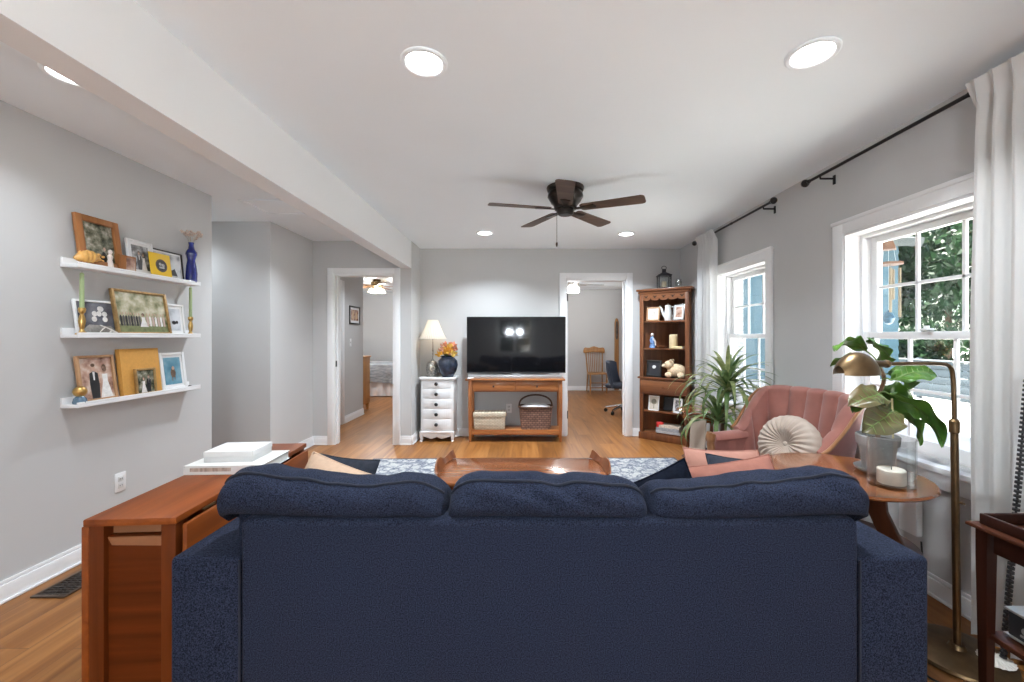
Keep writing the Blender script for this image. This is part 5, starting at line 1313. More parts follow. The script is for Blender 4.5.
def shell(u, v):
    p, n = plan_at(u); tz = top_z(u)
    ch = abs(math.sin(u * PI * 9)) ** 0.55
    flare = 0.075
    if v < 0.55:                                     # padded inside
        t = v / 0.55; z = 0.36 + (tz - 0.03 - 0.36) * t
        off = 0.030 + 0.040 * ch * (0.4 + 0.6 * math.sin(PI * min(1, t * 0.55 + 0.35))) - flare * max(0, (z - 0.45) / 0.5) ** 1.3
    elif v < 0.75:                                   # rolled top
        t = (v - 0.55) / 0.20; a = PI * t
        z = tz - 0.03 + 0.03 * math.sin(a) + 0.008 * ch * math.sin(a)
        off = -0.004 + 0.039 * math.cos(a) + 0.022 * ch * max(0, math.cos(a)) - flare * max(0, (tz - 0.03 - 0.45) / 0.5) ** 1.3
    else:
        t = (v - 0.75) / 0.25; z = (tz - 0.03) + (0.27 - tz + 0.03) * t
        off = -0.043 - flare * max(0, (z - 0.45) / 0.5) ** 1.3
    return Vector((p.x + n.x * off, p.y + n.y * off, z))
sb = B(); sb.surf(shell, 145, 40)
for e in (0.0, 1.0): sb.poly([shell(e, i / 39) for i in range(40)])
ob('backrest', sb, PINK, ac)
tr = B()
for s in (-1, 1):
    e0 = 0.0 if s < 0 else 1.0
    tr.tube([Vector((0, -0.012, 0)) + shell(e0, 0.60 + 0.0 * i) for i in range(1)] + [shell(e0 + (-s) * 0.0, 0.65)] , 0.001, 4) if False else None
    pts = [shell(min(1, max(0, e0 - s * t)), 0.72) + Vector((s * 0.012, -0.004, 0.004)) for t in [i / 24 * 0.30 for i in range(25)]]
    o = ob('wood_trim', B().tube(pts, [0.012 - 0.004 * i / 24 for i in range(25)], 8), MAPLE, ac)
for s in (-1, 1):
    ar = B()
    def arm_fn(u, v, s=s):
        a = 2 * PI * v; t = u
        y = 0.03 - 0.27 * t
        zc = 0.595 - 0.012 * t; rx = 0.05 + 0.008 * math.sin(PI * t); rz = 0.045
        lowz = 0.29
        x = rx * math.cos(a); z = zc + rz * math.sin(a) if math.sin(a) > -0.2 else zc + (lowz - zc) * min(1.0, (-math.sin(a) - 0.2) / 0.5)
        x *= 1.0 if math.sin(a) > -0.2 else 0.85
        return Vector((s * 0.318 + x, y, z))
    ar.surf(arm_fn, 14, 28, cv=True); ar.poly([arm_fn(1, i / 28) for i in range(28)])
    ob('armrest', ar, PINK, ac)
    ob('arm_front', B().tube(rail([(s * 0.318, -0.245, 0.625), (s * 0.322, -0.255, 0.56), (s * 0.305, -0.25, 0.46), (s * 0.315, -0.245, 0.34), (s * 0.30, -0.25, 0.27)], 6), [0.036] * 6 + [0.028] * 6 + [0.022] * 6 + [0.024] * 7, 12), MAPLE, ac)
ob('seat_rail', B().box((0, -0.005, 0.285), (0.60, 0.50, 0.07), 0.012), MAPLE, ac)
def seatc(u, v):
    a = 2 * PI * v; w = 2 * u - 1; k = (1 - abs(w) ** 8) ** 0.5 if abs(w) < 1 else 0
    k = 0.3 + 0.7 * k
    cy, sy = math.cos(a), math.sin(a)
    return Vector((w * 0.255, -0.03 + 0.25 * math.copysign(abs(cy) ** 0.35, cy), 0.39 + 0.075 * k * math.copysign(abs(sy) ** 0.6, sy) + 0.02 * (1 - w * w) * max(0, sy)))
ob('seat_cushion', B().surf(seatc, 24, 36, cv=True), PINK, ac)
for s in (-1, 1):
    for y, dy in ((-0.225, -0.03), (0.22, 0.04)):
        ob('leg', B().tube(rail([(s * 0.26, y, 0.27), (s * 0.275, y + dy * 0.5, 0.18), (s * 0.255, y, 0.08), (s * 0.268, y + dy * 0.6, 0.012), (s * 0.27, y + dy * 0.7, 0)], 5), [0.032] * 5 + [0.028] * 5 + [0.017] * 5 + [0.02] * 6, 10), MAPLE, ac)

# round pleated cushion on the armchair
rp = thing('round_cushion', 'round cream pleated cushion with a centre button on the pink armchair', 'cushion', (1.585, 2.46, 0.645), (R(72), 0, R(-66)))
def puck(u, v, s):
    a = 2 * PI * u; r = v
    pl = 0.5 + 0.5 * math.cos(26 * a)
    z = 0.085 * (1 - r ** 5) ** 0.5 * (0.35 + 0.65 * min(1, r * 2.2)) if r < 1 else 0
    z += 0.010 * pl * min(1, r * 2) * (1 - r ** 8)
    rr = 0.175 * r * (1 + 0.012 * pl * r)
    return Vector((rr * math.cos(a), rr * math.sin(a), s * z))
b = B(); b.surf(lambda u, v: puck(u, v, 1), 156, 18, cu=True); b.surf(lambda u, v: puck(u, v, -1), 156, 18, cu=True)
ob('cover', b, mat('cream_pleat', (0.42, 0.34, 0.28), 0.85, var=0.05, vscale=30), rp, weld=True)
ob('button', B().ball((0, 0, 0.036), (0.016, 0.016, 0.010), 14, 8), _mats['cream_pleat'], rp)

# ================================================================== two-tier round table and what stands on it
RTW = wood('round_table_wood', (0.11, 0.030, 0.008), (0.29, 0.095, 0.026), 'x', 0.12, 0.7, fine=14)
RTD = wood('round_table_dark', (0.03, 0.009, 0.004), (0.07, 0.022, 0.009), 'z', 0.3, 0.3)
TX, TY, TZ = 1.462, 1.90, 0.668
rt = thing('round_side_table', 'glossy two-tier round wooden side table with curved supports beside the sofa arm', 'side table', (TX, TY, 0), R(20))
ob('tabletop', B().lathe([(0, TZ - 0.022), (0.300, TZ - 0.022), (0.316, TZ - 0.016), (0.322, TZ - 0.008), (0.316, TZ), (0, TZ)], 72), RTW, rt)
ob('lower_tier', B().lathe([(0, 0.360), (0.256, 0.360), (0.268, 0.365), (0.273, 0.371), (0.268, 0.38), (0, 0.38)], 64), RTD, rt)
sp = [(0.05, TZ - 0.022), (0.18, TZ - 0.022), (0.165, 0.60), (0.17, 0.545), (0.205, 0.47), (0.235, 0.41), (0.25, 0.38), (0.165, 0.38), (0.155, 0.42), (0.125, 0.48), (0.095, 0.55), (0.075, 0.61)]
ft = [(0.03, 0.36), (0.14, 0.36), (0.13, 0.30), (0.15, 0.21), (0.21, 0.10), (0.255, 0.03), (0.26, 0), (0.215, 0), (0.195, 0.03), (0.13, 0.12), (0.08, 0.21), (0.055, 0.29)]
for k in range(3):
    for nm, P_ in (('curved_support', sp), ('leg', ft)):
        q = B(); q.prism(P_, 'y', -0.011, 0.011, bev=0.002); q.bm.transform(Matrix.Rotation(2 * PI * k / 3 + R(-82), 4, 'Z')); ob(nm, q, RTD, rt)

# fiddle-leaf plant in a grey pot
FPX, FPY = 1.632, 1.905
fp = thing('potted_fiddle_leaf', 'broad-leaved fiddle-leaf plant in a weathered grey pot on the round table', 'plant', (FPX, FPY, TZ))
CLAY = mat('grey_clay', (0.36, 0.36, 0.36), 0.9, var=0.25, vscale=10, bump=0.2, bscale=60)
ob('saucer', B().lathe([(0, 0.0), (0.07, 0.0), (0.085, 0.012), (0.088, 0.022), (0.080, 0.020), (0.066, 0.008), (0, 0.008)], 32), CLAY, fp)
ob('pot', B().lathe([(0, 0.008), (0.052, 0.008), (0.056, 0.014), (0.070, 0.125), (0.078, 0.125), (0.082, 0.165), (0.078, 0.170), (0.070, 0.168), (0.066, 0.15), (0, 0.148)], 36), CLAY, fp)
ob('soil', B().lathe([(0, 0.152), (0.068, 0.150)], 20), mat('soil', (0.03, 0.02, 0.014), 0.95, var=0.4, vscale=60, bump=0.6), fp)
ob('stem', B().tube(rail([(0, 0, 0.148), (0.01, 0.0, 0.25), (0.004, 0.005, 0.33), (0.03, 0.0, 0.42), (0.012, 0, 0.48), (0.01, 0, 0.53)], 5), [0.010] * 10 + [0.008] * 10 + [0.006] * 6, 8), mat('plant_bark', (0.17, 0.10, 0.06), 0.85, var=0.3, vscale=50), fp)
ob('stake', B().cyl((0.045, -0.03, 0.14), (0.035, -0.035, 0.34), 0.004, seg=7), mat('stake_wood', (0.66, 0.55, 0.30), 0.7), fp)
FLG = leaf_mat('fiddle_green', (0.035, 0.11, 0.014), (0.12, 0.26, 0.035), 0.32, 7, 0.3)
FLB = leaf_mat('fiddle_bronze', (0.07, 0.075, 0.02), (0.18, 0.13, 0.055), 0.35, 9, 0.2)
def big_leaf(p0, p1, w, m, sag=0.03, roll=0.0, stem_from=None, seed=0.0):
    p0, p1 = Vector(p0), Vector(p1); d = p1 - p0; L_ = d.length; dn = d.normalized()
    side = dn.cross(Vector((0, 0, 1)))
    side = side.normalized() if side.length > 1e-3 else Vector((1, 0, 0))
    side = Matrix.Rotation(roll, 3, dn) @ side
    up = side.cross(dn).normalized()
    def fn(u, v):
        s = 2 * v - 1
        prof = (math.sin(PI * min(1.0, u ** 0.85 * 0.985 + 0.012)) ** 0.62) * (0.62 + 0.50 * u)      # fiddle: broad toward the tip
        hw = w / 2 * prof
        fold = 0.20 * abs(s) * hw
        rip = 0.010 * math.sin(u * 15 + abs(s) * 2.5 + seed) * abs(s) ** 1.5 + 0.010 * nz(u * 3 + seed, s * 2, seed)
        return p0 + dn * (L_ * u) + side * (s * hw) + up * (fold + rip + sag * 4 * u * (1 - u) - 0.035 * u * u)
    o = ob('leaf', B().surf(fn, 22, 13, thick=0.0012), m, fp)
    vb = B(); vb.tube([fn(i / 14 * 0.96, 0.5) + up * 0.0015 for i in range(15)], [0.0034 - 0.0026 * i / 14 for i in range(15)], 6)
    for k in range(1, 8):
        u = k / 8.5
        for s in (0.1, 0.9): vb.tube([fn(u, 0.5) + up * 0.001, fn(min(1, u + 0.05), 0.5 + (s - 0.5) * 0.5) + up * 0.001, fn(min(1, u + 0.085), s) + up * 0.001], [0.0016, 0.0012, 0.0006], 5)
    if stem_from: vb.tube(rail([stem_from, (Vector(stem_from) + p0) / 2 + Vector((0, 0, 0.008)), p0], 4), 0.0035, 6)
    ob('vein', vb, mat('leaf_vein', (0.15, 0.24, 0.06), 0.5), o)
zo = 0.172
LV = [((-.075, -.03, .38), (-.24, -.05, .42), .11, FLG, .03, 0.5, (0.01, 0, .32 + .17)),
      ((.00, -.02, .32), (-.05, -.06, .45), .15, FLG, .01, -0.9, (0.012, 0, .30 + .17)),
      ((.015, -.01, .375), (.05, .08, .44), .09, FLG, .01, 0.6, (0.01, 0, .34 + .17)),
      ((.035, -.03, .25), (.205, -.07, .305), .125, FLG, .02, 0.75, (0.022, 0, .25 + .17)),
      ((.10, .06, .27), (.29, .13, .215), .10, FLG, .05, 0.7, (0.02, 0, .26 + .17)),
      ((-.02, -.04, .165), (-.195, -.11, .17), .135, FLB, .04, -0.75, (0.005, 0, .16 + .17)),
      ((.01, -.06, .12), (-.165, -.15, .055), .165, FLB, .04, -0.85, (0.006, 0, .13 + .17)),
      ((.01, -.05, .19), (.19, -.13, .0), .10, FLG, .05, -0.5, (0.01, 0, .19 + .17)),
      ((.05, .02, .215), (.25, .09, .06), .135, FLG, .06, -0.75, (0.02, 0, .21 + .17)),
      ((.02, -.06, .11), (.085, -.15, .005), .10, FLG, .03, -0.6, (0.008, 0, .11 + .17)),
      ((.00, .05, .30), (-.07, .18, .33), .11, FLG, .03, 0.4, (0.01, 0, .29 + .17)),
      ((.02, .05, .14), (.06, .20, .10), .12, FLG, .03, 0.3, (0.006, 0, .13 + .17))]
for i, (a, b_, w, m, sag, roll, sf) in enumerate(LV):
    big_leaf((a[0], a[1], a[2] + zo), (b_[0], b_[1], b_[2] + zo), w, m, sag, roll, sf, i * 1.7)

# glass hurricane with a candle
gc = thing('hurricane_vase', 'clear glass cylinder with a white candle in front of the grey pot', 'candle holder', (1.535, 1.725, TZ))
ob('glass', B().lathe([(0, 0.0), (0.076, 0.0), (0.080, 0.006), (0.079, 0.195), (0.081, 0.2), (0.078, 0.2), (0.0755, 0.19), (0.076, 0.012), (0, 0.010)], 48), CLEAR, gc)
ob('candle', B().lathe([(0, 0.011), (0.046, 0.011), (0.048, 0.016), (0.048, 0.066), (0.043, 0.071), (0.02, 0.066), (0, 0.064)], 28), mat('white_wax', (0.74, 0.68, 0.58), 0.5, var=0.04, vscale=20), gc)
ob('wick', B().cyl((0, 0, 0.063), (0.001, 0, 0.078), 0.0015, seg=5), BLACK, gc)

# ================================================================== brass pharmacy floor lamp
PLX, PLY = 1.762, 1.68
pl = thing('floor_lamp', 'aged brass pharmacy floor lamp with a dome shade beside the round table', 'lamp', (PLX, PLY, 0))
ob('base', B().lathe([(0, 0), (0.168, 0), (0.17, 0.006), (0.166, 0.016), (0.14, 0.022), (0.03, 0.03), (0.022, 0.045), (0, 0.045)], 48), BRASS, pl)
ob('pole', B().tube([(0, 0, 0.04), (-0.012, 0, 0.93)], 0.0125, 14), BRASS, pl)
ob('collar', B().lathe([(0.012, 0.895), (0.017, 0.90), (0.017, 0.945), (0.009, 0.955)], 16, c=(-0.012, 0, 0)), BRASS, pl)
ob('arm', B().tube(rail([(-0.012, 0, 0.93), (-0.014, 0, 1.05), (-0.018, 0, 1.125), (-0.032, -0.004, 1.162), (-0.07, -0.01, 1.176), (-0.18, -0.03, 1.18), (-0.35, -0.062, 1.18)], 6), 0.0078, 12), BRASS, pl)
ob('swivel', B().cyl((-0.335, -0.06, 1.18), (-0.41, -0.074, 1.181), 0.013, seg=14).ball((-0.34, -0.061, 1.18), 0.016, 12, 8), BRASS, pl)
def dome(u, v):
    a = PI * u; t = v                        # half-shell along the shade axis
    r = 0.060 * (math.sin(PI * (0.07 + 0.86 * t)) ** 0.6)
    return Vector((-0.165 * t, r * math.cos(a), 1.45 * r * math.sin(a)))
dm = B(); dm.surf(dome, 22, 22, thick=0.0015); dm.bm.transform(Matrix.Translation((-0.395, -0.072, 1.14)) @ Matrix.Rotation(R(10), 4, 'Z'))
ob('shade', dm, BRASS, pl)
ob('bulb', B().ball((-0.47, -0.085, 1.165), (0.045, 0.02, 0.02), 12, 8), mat('frosted_bulb', (0.75, 0.74, 0.72), 0.4), pl)
ob('switch', B().cyl((-0.003, -0.012, 0.62), (-0.003, -0.03, 0.62), 0.005, seg=10), BRASS, pl)
cd = thing('power_cord', 'thin black power cord on the floor between the sofa arm and the lamp base', 'cord', (0, 0, 0))
ob('cable', B().tube(rail([(2.02, 2.10, 0.25), (1.98, 2.05, 0.012), (1.78, 1.95, 0.006), (1.60, 1.90, 0.006), (1.52, 1.76, 0.006), (1.58, 1.66, 0.006), (1.53, 1.56, 0.006), (1.60, 1.50, 0.006)], 8), 0.004, 6), BLACK, cd)
ss = thing('scallop_shell', 'white scalloped shell lying on the floor lamp base', 'ornament', (1.845, 1.615, 0.024), R(40))
def scal(u, v):
    a = 2 * PI * u; r = 0.052 * v * (1 + 0.07 * abs(math.sin(9 * a)) * v)
    return Vector((r * math.cos(a), r * math.sin(a), 0.003 + 0.014 * (1 - v * v) + 0.004 * v * abs(math.sin(9 * a))))
ob('shell', B().surf(scal, 108, 10, cu=True, thick=0.002), mat('shell_white', (0.66, 0.62, 0.56), 0.5, var=0.08, vscale=40), ss)

# ================================================================== mahogany tray table
MAH = wood('mahogany', (0.012, 0.0035, 0.002), (0.03, 0.008, 0.004), 'z', 0.4, 0.05, spec=0.2)
MAHX = wood('mahogany_flat', (0.025, 0.007, 0.0035), (0.065, 0.02, 0.009), 'y', 0.35, 0.05, spec=0.25)
MX0, MX1, MY0, MY1, MZ = 1.412, 1.84, 0.74, 1.325, 0.70
tt = thing('tray_table', 'dark mahogany tray-top table in front of the grey curtain', 'side table', (0, 0, 0))
ob('tray_top', B().bx(MX0, MX1, MY0, MY1, MZ - 0.012, MZ, 0.004), MAHX, tt)
lb_ = B(); th = 0.012; ri = 0.022
for (a0, a1, b0, b1) in ((MX0 + ri, MX0 + ri + th, MY0 + ri, MY1 - ri), (MX1 - ri - th, MX1 - ri, MY0 + ri, MY1 - ri), (MX0 + ri + th, MX1 - ri - th, MY1 - ri - th, MY1 - ri), (MX0 + ri + th, MX1 - ri - th, MY0 + ri, MY0 + ri + th)): lb_.bx(a0, a1, b0, b1, MZ, MZ + 0.034, 0.004)
ob('tray_rim', lb_, MAH, tt)
apn = B()
for (a0, a1, b0, b1) in ((MX0 + 0.025, MX0 + 0.043, MY0 + 0.06, MY1 - 0.06), (MX1 - 0.043, MX1 - 0.025, MY0 + 0.06, MY1 - 0.06), (MX0 + 0.06, MX1 - 0.06, MY1 - 0.043, MY1 - 0.025), (MX0 + 0.06, MX1 - 0.06, MY0 + 0.025, MY0 + 0.043)): apn.bx(a0, a1, b0, b1, MZ - 0.075, MZ - 0.012, 0.002)
ob('apron', apn, MAH, tt)
for x in (MX0 + 0.033, MX1 - 0.033):
    for y in (MY0 + 0.033, MY1 - 0.033):
        ob('leg', B().post(x, y, MZ - 0.10, MZ - 0.012, 0.032, 0.032).post(x, y, 0, MZ - 0.10, 0.018, 0.032), MAH, tt)
ob('shelf', B().bx(MX0 + 0.03, MX1 - 0.03, MY0 + 0.03, MY1 - 0.03, 0.352, 0.370, 0.003), MAHX, tt)
rc = thing('record_player', 'silver and black tabletop record player on the tray table shelf', 'record player', (1.635, 1.09, 0.370))
SIL = mat('brushed_silver', (0.55, 0.54, 0.52), 0.3, 0.7, var=0.1, vscale=8, stretch=(1, 30, 1))
ob('body', B().box((0, 0, 0.045), (0.30, 0.36, 0.076), 0.006), mat('charcoal_plastic', (0.02, 0.02, 0.022), 0.35), rc)
ob('top_plate', B().box((0, 0, 0.086), (0.312, 0.372, 0.008), 0.003).box((0, 0, 0.008), (0.312, 0.372, 0.006), 0.002), SIL, rc)
ob('platter', B().lathe([(0, 0.09), (0.125, 0.09), (0.128, 0.096), (0.125, 0.104), (0.118, 0.106), (0.112, 0.102), (0, 0.102)], 48), mat('platter_grey', (0.55, 0.55, 0.53), 0.45, 0.3), rc)
ob('record_label', B().lathe([(0, 0.105), (0.04, 0.1045), (0.042, 0.102)], 32), mat('label_cream', (0.6, 0.55, 0.45), 0.6), rc)
for k, y in enumerate((-0.12, -0.04, 0.04, 0.12)):
    ob('knob', B().cyl((-0.15, y, 0.05), (-0.165, y, 0.05), 0.012, seg=16).box((-0.1515, y, 0.026), (0.003, 0.05, 0.006)), SIL, rc)
bcd = thing('beaded_cord', 'dark beaded cord hanging against the grey curtain behind the tray table', 'cord', (0, 0, 0))
p_top, p_bot = Vector((1.893, 1.555, 1.12)), Vector((1.862, 1.605, 0.05))
bb = B(); bb.cyl(p_top, p_bot, 0.0035, seg=6)
for k in range(62):
    p = p_top.lerp(p_bot, k / 61); d = (p_bot - p_top).normalized()
    bb.cyl(p - d * 0.0045, p + d * 0.0045, 0.0105, seg=10)
ob('beads', bb, mat('bead_black', (0.025, 0.024, 0.026), 0.4), bcd)
ob('hook', B().tube([(1.93, 1.555, 1.125), (1.905, 1.555, 1.13), (1.893, 1.555, 1.115)], 0.003, 6), BLACK, bcd)

# ================================================================== dracaena corner
dp = thing('potted_dracaena', 'dracaena with long drooping striped leaves in a navy pot by the far window', 'plant', (1.60, 3.36, 0))
ob('pot', B().lathe([(0, 0), (0.10, 0), (0.105, 0.01), (0.135, 0.24), (0.148, 0.33), (0.15, 0.352), (0.14, 0.354), (0.133, 0.33), (0, 0.32)], 36), mat('navy_glaze', (0.02, 0.03, 0.06), 0.2, var=0.4, vscale=12), dp)
ob('soil', B().lathe([(0, 0.325), (0.133, 0.322)], 20), _mats['soil'], dp)
tk = B(); tk.tube(rail([(0, 0, 0.31), (0.02, 0.01, 0.5), (0.05, 0.02, 0.70), (0.075, 0.02, 0.86)], 5), 0.013, 8); tk.tube(rail([(-0.03, -0.03, 0.31), (-0.05, -0.05, 0.48), (-0.045, -0.06, 0.62)], 5), 0.011, 8)
ob('stem', tk, _mats['plant_bark'], dp)
dl_ = B(); rnd = random.Random(21)
def strap(o, az, el, L_, w, mi, droop):
    o = Vector(o); h = Vector((math.cos(az), math.sin(az), 0)); sd_ = Vector((-math.sin(az), math.cos(az), 0))
    pts = []; p = o.copy(); e = el; n = 12
    for i in range(n + 1):
        pts.append((p.copy(), e)); p = p + (h * math.cos(e) + Vector((0, 0, 1)) * math.sin(e)) * (L_ / n); e -= droop / n * (0.4 + 1.2 * i / n)
    def fn(u, v):
        f = u * n; i = min(int(f), n - 1); t = f - i
        q = pts[i][0].lerp(pts[i + 1][0], t); s = 2 * v - 1
        hw = w / 2 * (math.sin(PI * (0.12 + 0.86 * u)) ** 0.7)
        e_ = pts[i][1]; upv = -h * math.sin(e_) + Vector((0, 0, 1)) * math.cos(e_)
        return q + sd_ * (s * hw) + upv * (0.25 * hw * abs(s))
    dl_.surf(fn, 16, 5, mi=mi)
for c, n, r_ in (((0.075, 0.02, 0.84), 64, 0.60), ((-0.045, -0.06, 0.62), 40, 0.50)):
    for i in range(n):
        az = i * 2.39996; t = i / n
        strap((c[0], c[1], c[2] - 0.03 + 0.07 * t), az, R(18 + 66 * t ** 1.3), min(r_ * (0.70 + 0.40 * rnd.random()) * (1 - 0.30 * t), 0.42 if math.cos(az) > 0.5 else 9), 0.034, 0 if rnd.random() < 0.55 else 1, R(165 - 95 * t + rnd.uniform(-15, 15)))
ob('foliage', dl_, [leaf_mat('dracaena_green', (0.055, 0.12, 0.035), (0.20, 0.28, 0.10), 0.4, 16, 0.3), leaf_mat('dracaena_pale', (0.16, 0.22, 0.07), (0.42, 0.44, 0.20), 0.4, 16, 0.3)], dp)

et = thing('end_table', 'small reddish-brown wooden end table behind the dracaena', 'end table', (1.70, 3.86, 0))
ob('tabletop', B().lathe([(0, 0.585), (0.232, 0.585), (0.245, 0.592), (0.25, 0.602), (0.24, 0.612), (0, 0.612)], 8, M=Matrix.Rotation(R(22.5), 4, 'Z')), RTW, et)
ob('apron', B().lathe([(0.17, 0.52), (0.19, 0.52), (0.19, 0.585), (0.17, 0.585), (0.17, 0.52)], 8, M=Matrix.Rotation(R(22.5), 4, 'Z')), CHERRY, et)
for k in range(4):
    a = PI / 4 + k * PI / 2; x, y = 0.165 * math.cos(a), 0.165 * math.sin(a)
    ob('leg', B().lathe([(0, 0), (0.012, 0), (0.016, 0.05), (0.022, 0.12), (0.014, 0.16), (0.021, 0.30), (0.015, 0.44), (0.024, 0.47), (0.024, 0.585), (0, 0.585)], 12, c=(x, y, 0)), CHERRYZ, et)
ob('lower_shelf', B().lathe([(0, 0.15), (0.20, 0.15), (0.205, 0.158), (0.20, 0.166), (0, 0.166)], 8, M=Matrix.Rotation(R(22.5), 4, 'Z')), RTW, et)
pn = thing('leaning_board', 'pale beige wooden board leaning on the end table behind the armchair', 'board', (1.38, 3.30, 0), (R(-7), 0, R(-40)))
ob('panel', B().bx(-0.06, 0.06, -0.008, 0.008, 0.0, 0.63, 0.002), wood('pale_board', (0.50, 0.38, 0.30), (0.60, 0.48, 0.39), 'z', 0.7), pn)
ob('batten', B().bx(-0.055, 0.055, 0.008, 0.022, 0.55, 0.58, 0.002).bx(-0.055, 0.055, 0.008, 0.022, 0.06, 0.09, 0.002), _mats['pale_board'], pn)

# ================================================================== bedroom furniture
PINE = wood('golden_pine', (0.36, 0.16, 0.045), (0.52, 0.26, 0.085), 'z', 0.4)
ds = thing('dresser', 'golden wooden dresser standing just past the bedroom entry wall', 'dresser', (-3.215, 7.19, 0))
ob('case', B().bx(-0.5, 0.5, -0.22, 0.22, 0.12, 0.93, 0.005), PINE, ds)
ob('top', B().bx(-0.52, 0.52, -0.235, 0.235, 0.93, 0.955, 0.006), PINE, ds)
for s in (-1, 1):
    for y in (-0.19, 0.19): ob('leg', B().tube([(s * 0.46, y, 0.12), (s * 0.465, y, 0)], [0.035, 0.022], 10), PINE, ds)
for k in range(3):
    d = ob('drawer', B().bx(-0.47, 0.47, 0.22, 0.236, 0.16 + k * 0.255, 0.40 + k * 0.255, 0.004), PINE, ds)
    for s in (-1, 1): ob('knob', B().ball((s * 0.25, 0.25, 0.28 + k * 0.255), 0.018, 12, 8), PINE, d)
bd = thing('bed', 'bed with white cover and skirt in the room beyond the bedroom doorway', 'bed', (-3.55, 9.65, 0))
WC = mat('white_bedding', (0.70, 0.70, 0.71), 0.9, var=0.05, vscale=6)
ob('mattress', B().box((0, 0, 0.52), (2.0, 1.45, 0.34), 0.06, seg=4), WC, bd)
def skirt(u, v):
    per = 2 * (2.0 + 1.45); s = u * per; x0, y0 = -1.0, -0.725
    if s < 2.0: x, y, n = x0 + s, y0, (0, -1)
    elif s < 3.45: x, y, n = 1.0, y0 + s - 2.0, (1, 0)
    elif s < 5.45: x, y, n = 1.0 - (s - 3.45), 0.725, (0, 1)
    else: x, y, n = -1.0, 0.725 - (s - 5.45), (-1, 0)
    k = 0.016 * math.sin(s * 34) * (1 - v) + 0.01
    return Vector((x + n[0] * k, y + n[1] * k, 0.015 + 0.50 * v))
ob('bed_skirt', B().surf(skirt, 420, 4, cu=True), WC, bd)
ob('headboard', B().bx(-1.06, -1.0, -0.74, 0.74, 0.1, 1.15, 0.02), PINE, bd)
for y in (-0.36, 0.36): ob('bed_pillow', B().ball((-0.75, y, 0.77), (0.2, 0.32, 0.09), 20, 12), WC, bd)
bl = thing('bed_blanket', 'folded grey striped blanket draped over the bed edge', 'blanket', (-3.05, 8.92, 0))
def blank(u, v):
    x = -0.75 + 1.25 * u
    s = v * 1.0
    if s < 0.62: y, z = 0.62 - s, 0.705
    else: y, z = -0.012 - 0.01, 0.705 - (s - 0.62)
    fall = max(0, s - 0.62)
    return Vector((x + 0.05 * math.sin(u * 5) * fall, y - 0.018 * math.sin(u * 30 + 3 * nz(u * 4, v, 1)) * min(1, fall * 4) - 0.02 * min(1, fall * 6), z + 0.012 * nz(u * 7, v * 6, 4) + (0.10 * math.sin(u * 4.2 + 1) * fall)))
ob('cover', B().surf(blank, 60, 34, thick=0.012), mat('blanket_grey', (0.30, 0.32, 0.34), 0.95, var=0.35, vscale=6, stretch=(1, 5, 5)), bl)
bfan = fan('bedroom_fan', 'small brass ceiling fan with a cluster of glass lights, seen in the bedroom', (-2.90, 8.3, H), MAPLE, BRASS, 0.60, 0.14, 0.065, R(12), 5, 0.13, 'rod', 1.1)
for k in range(4):
    a = PI / 4 + k * PI / 2; x, y = 0.11 * math.cos(a), 0.11 * math.sin(a)
    ob('light_shade', B().lathe([(0.02, -0.18), (0.035, -0.19), (0.06, -0.235), (0.07, -0.255), (0.066, -0.255), (0.03, -0.195)], 18, c=(x, y, 0)).ball((x, y, -0.235), 0.032, 12, 8), mat('lit_bulb_warm', (0.9, 0.85, 0.75), 0.4, emit=(1.0, 0.88, 0.68), estr=7), bfan)
    ob('light_arm', B().tube([(x * 0.2, y * 0.2, -0.165), (x, y, -0.185)], 0.012, 8), BRASS, bfan)
room_light((-2.90, 8.3, H - 0.34), 0.1, 55, (0.96, 0.98, 1.0), 'POINT')
frame('framed_photo', 'small dark-framed picture on the bedroom entry wall above the light switch', 0.40, 0.285, (-2.65, 6.56, 1.485), R(90), 0.0, BLKF, ROSE, fw=0.022, mat_w=0.035, art=[([(0.1, 0.15), (0.3, 0.2), (0.36, 0.85), (0.2, 0.9)], mat('print_tan', (0.55, 0.36, 0.20), 0.5)), ([(0.55, 0.12), (0.85, 0.2), (0.8, 0.8), (0.6, 0.75)], _mats['print_tan'])])
lsw = thing('light_switch', 'white light switch on the bedroom entry wall below the small picture', 'light switch', (-2.65, 6.40, 1.20), R(90))
ob('cover_plate', B().box((0, -0.003, 0), (0.075, 0.006, 0.12), 0.002), WHITE, lsw)
ob('toggle', B().box((0, -0.009, 0.003), (0.012, 0.012, 0.024), 0.002), WHITE, lsw)

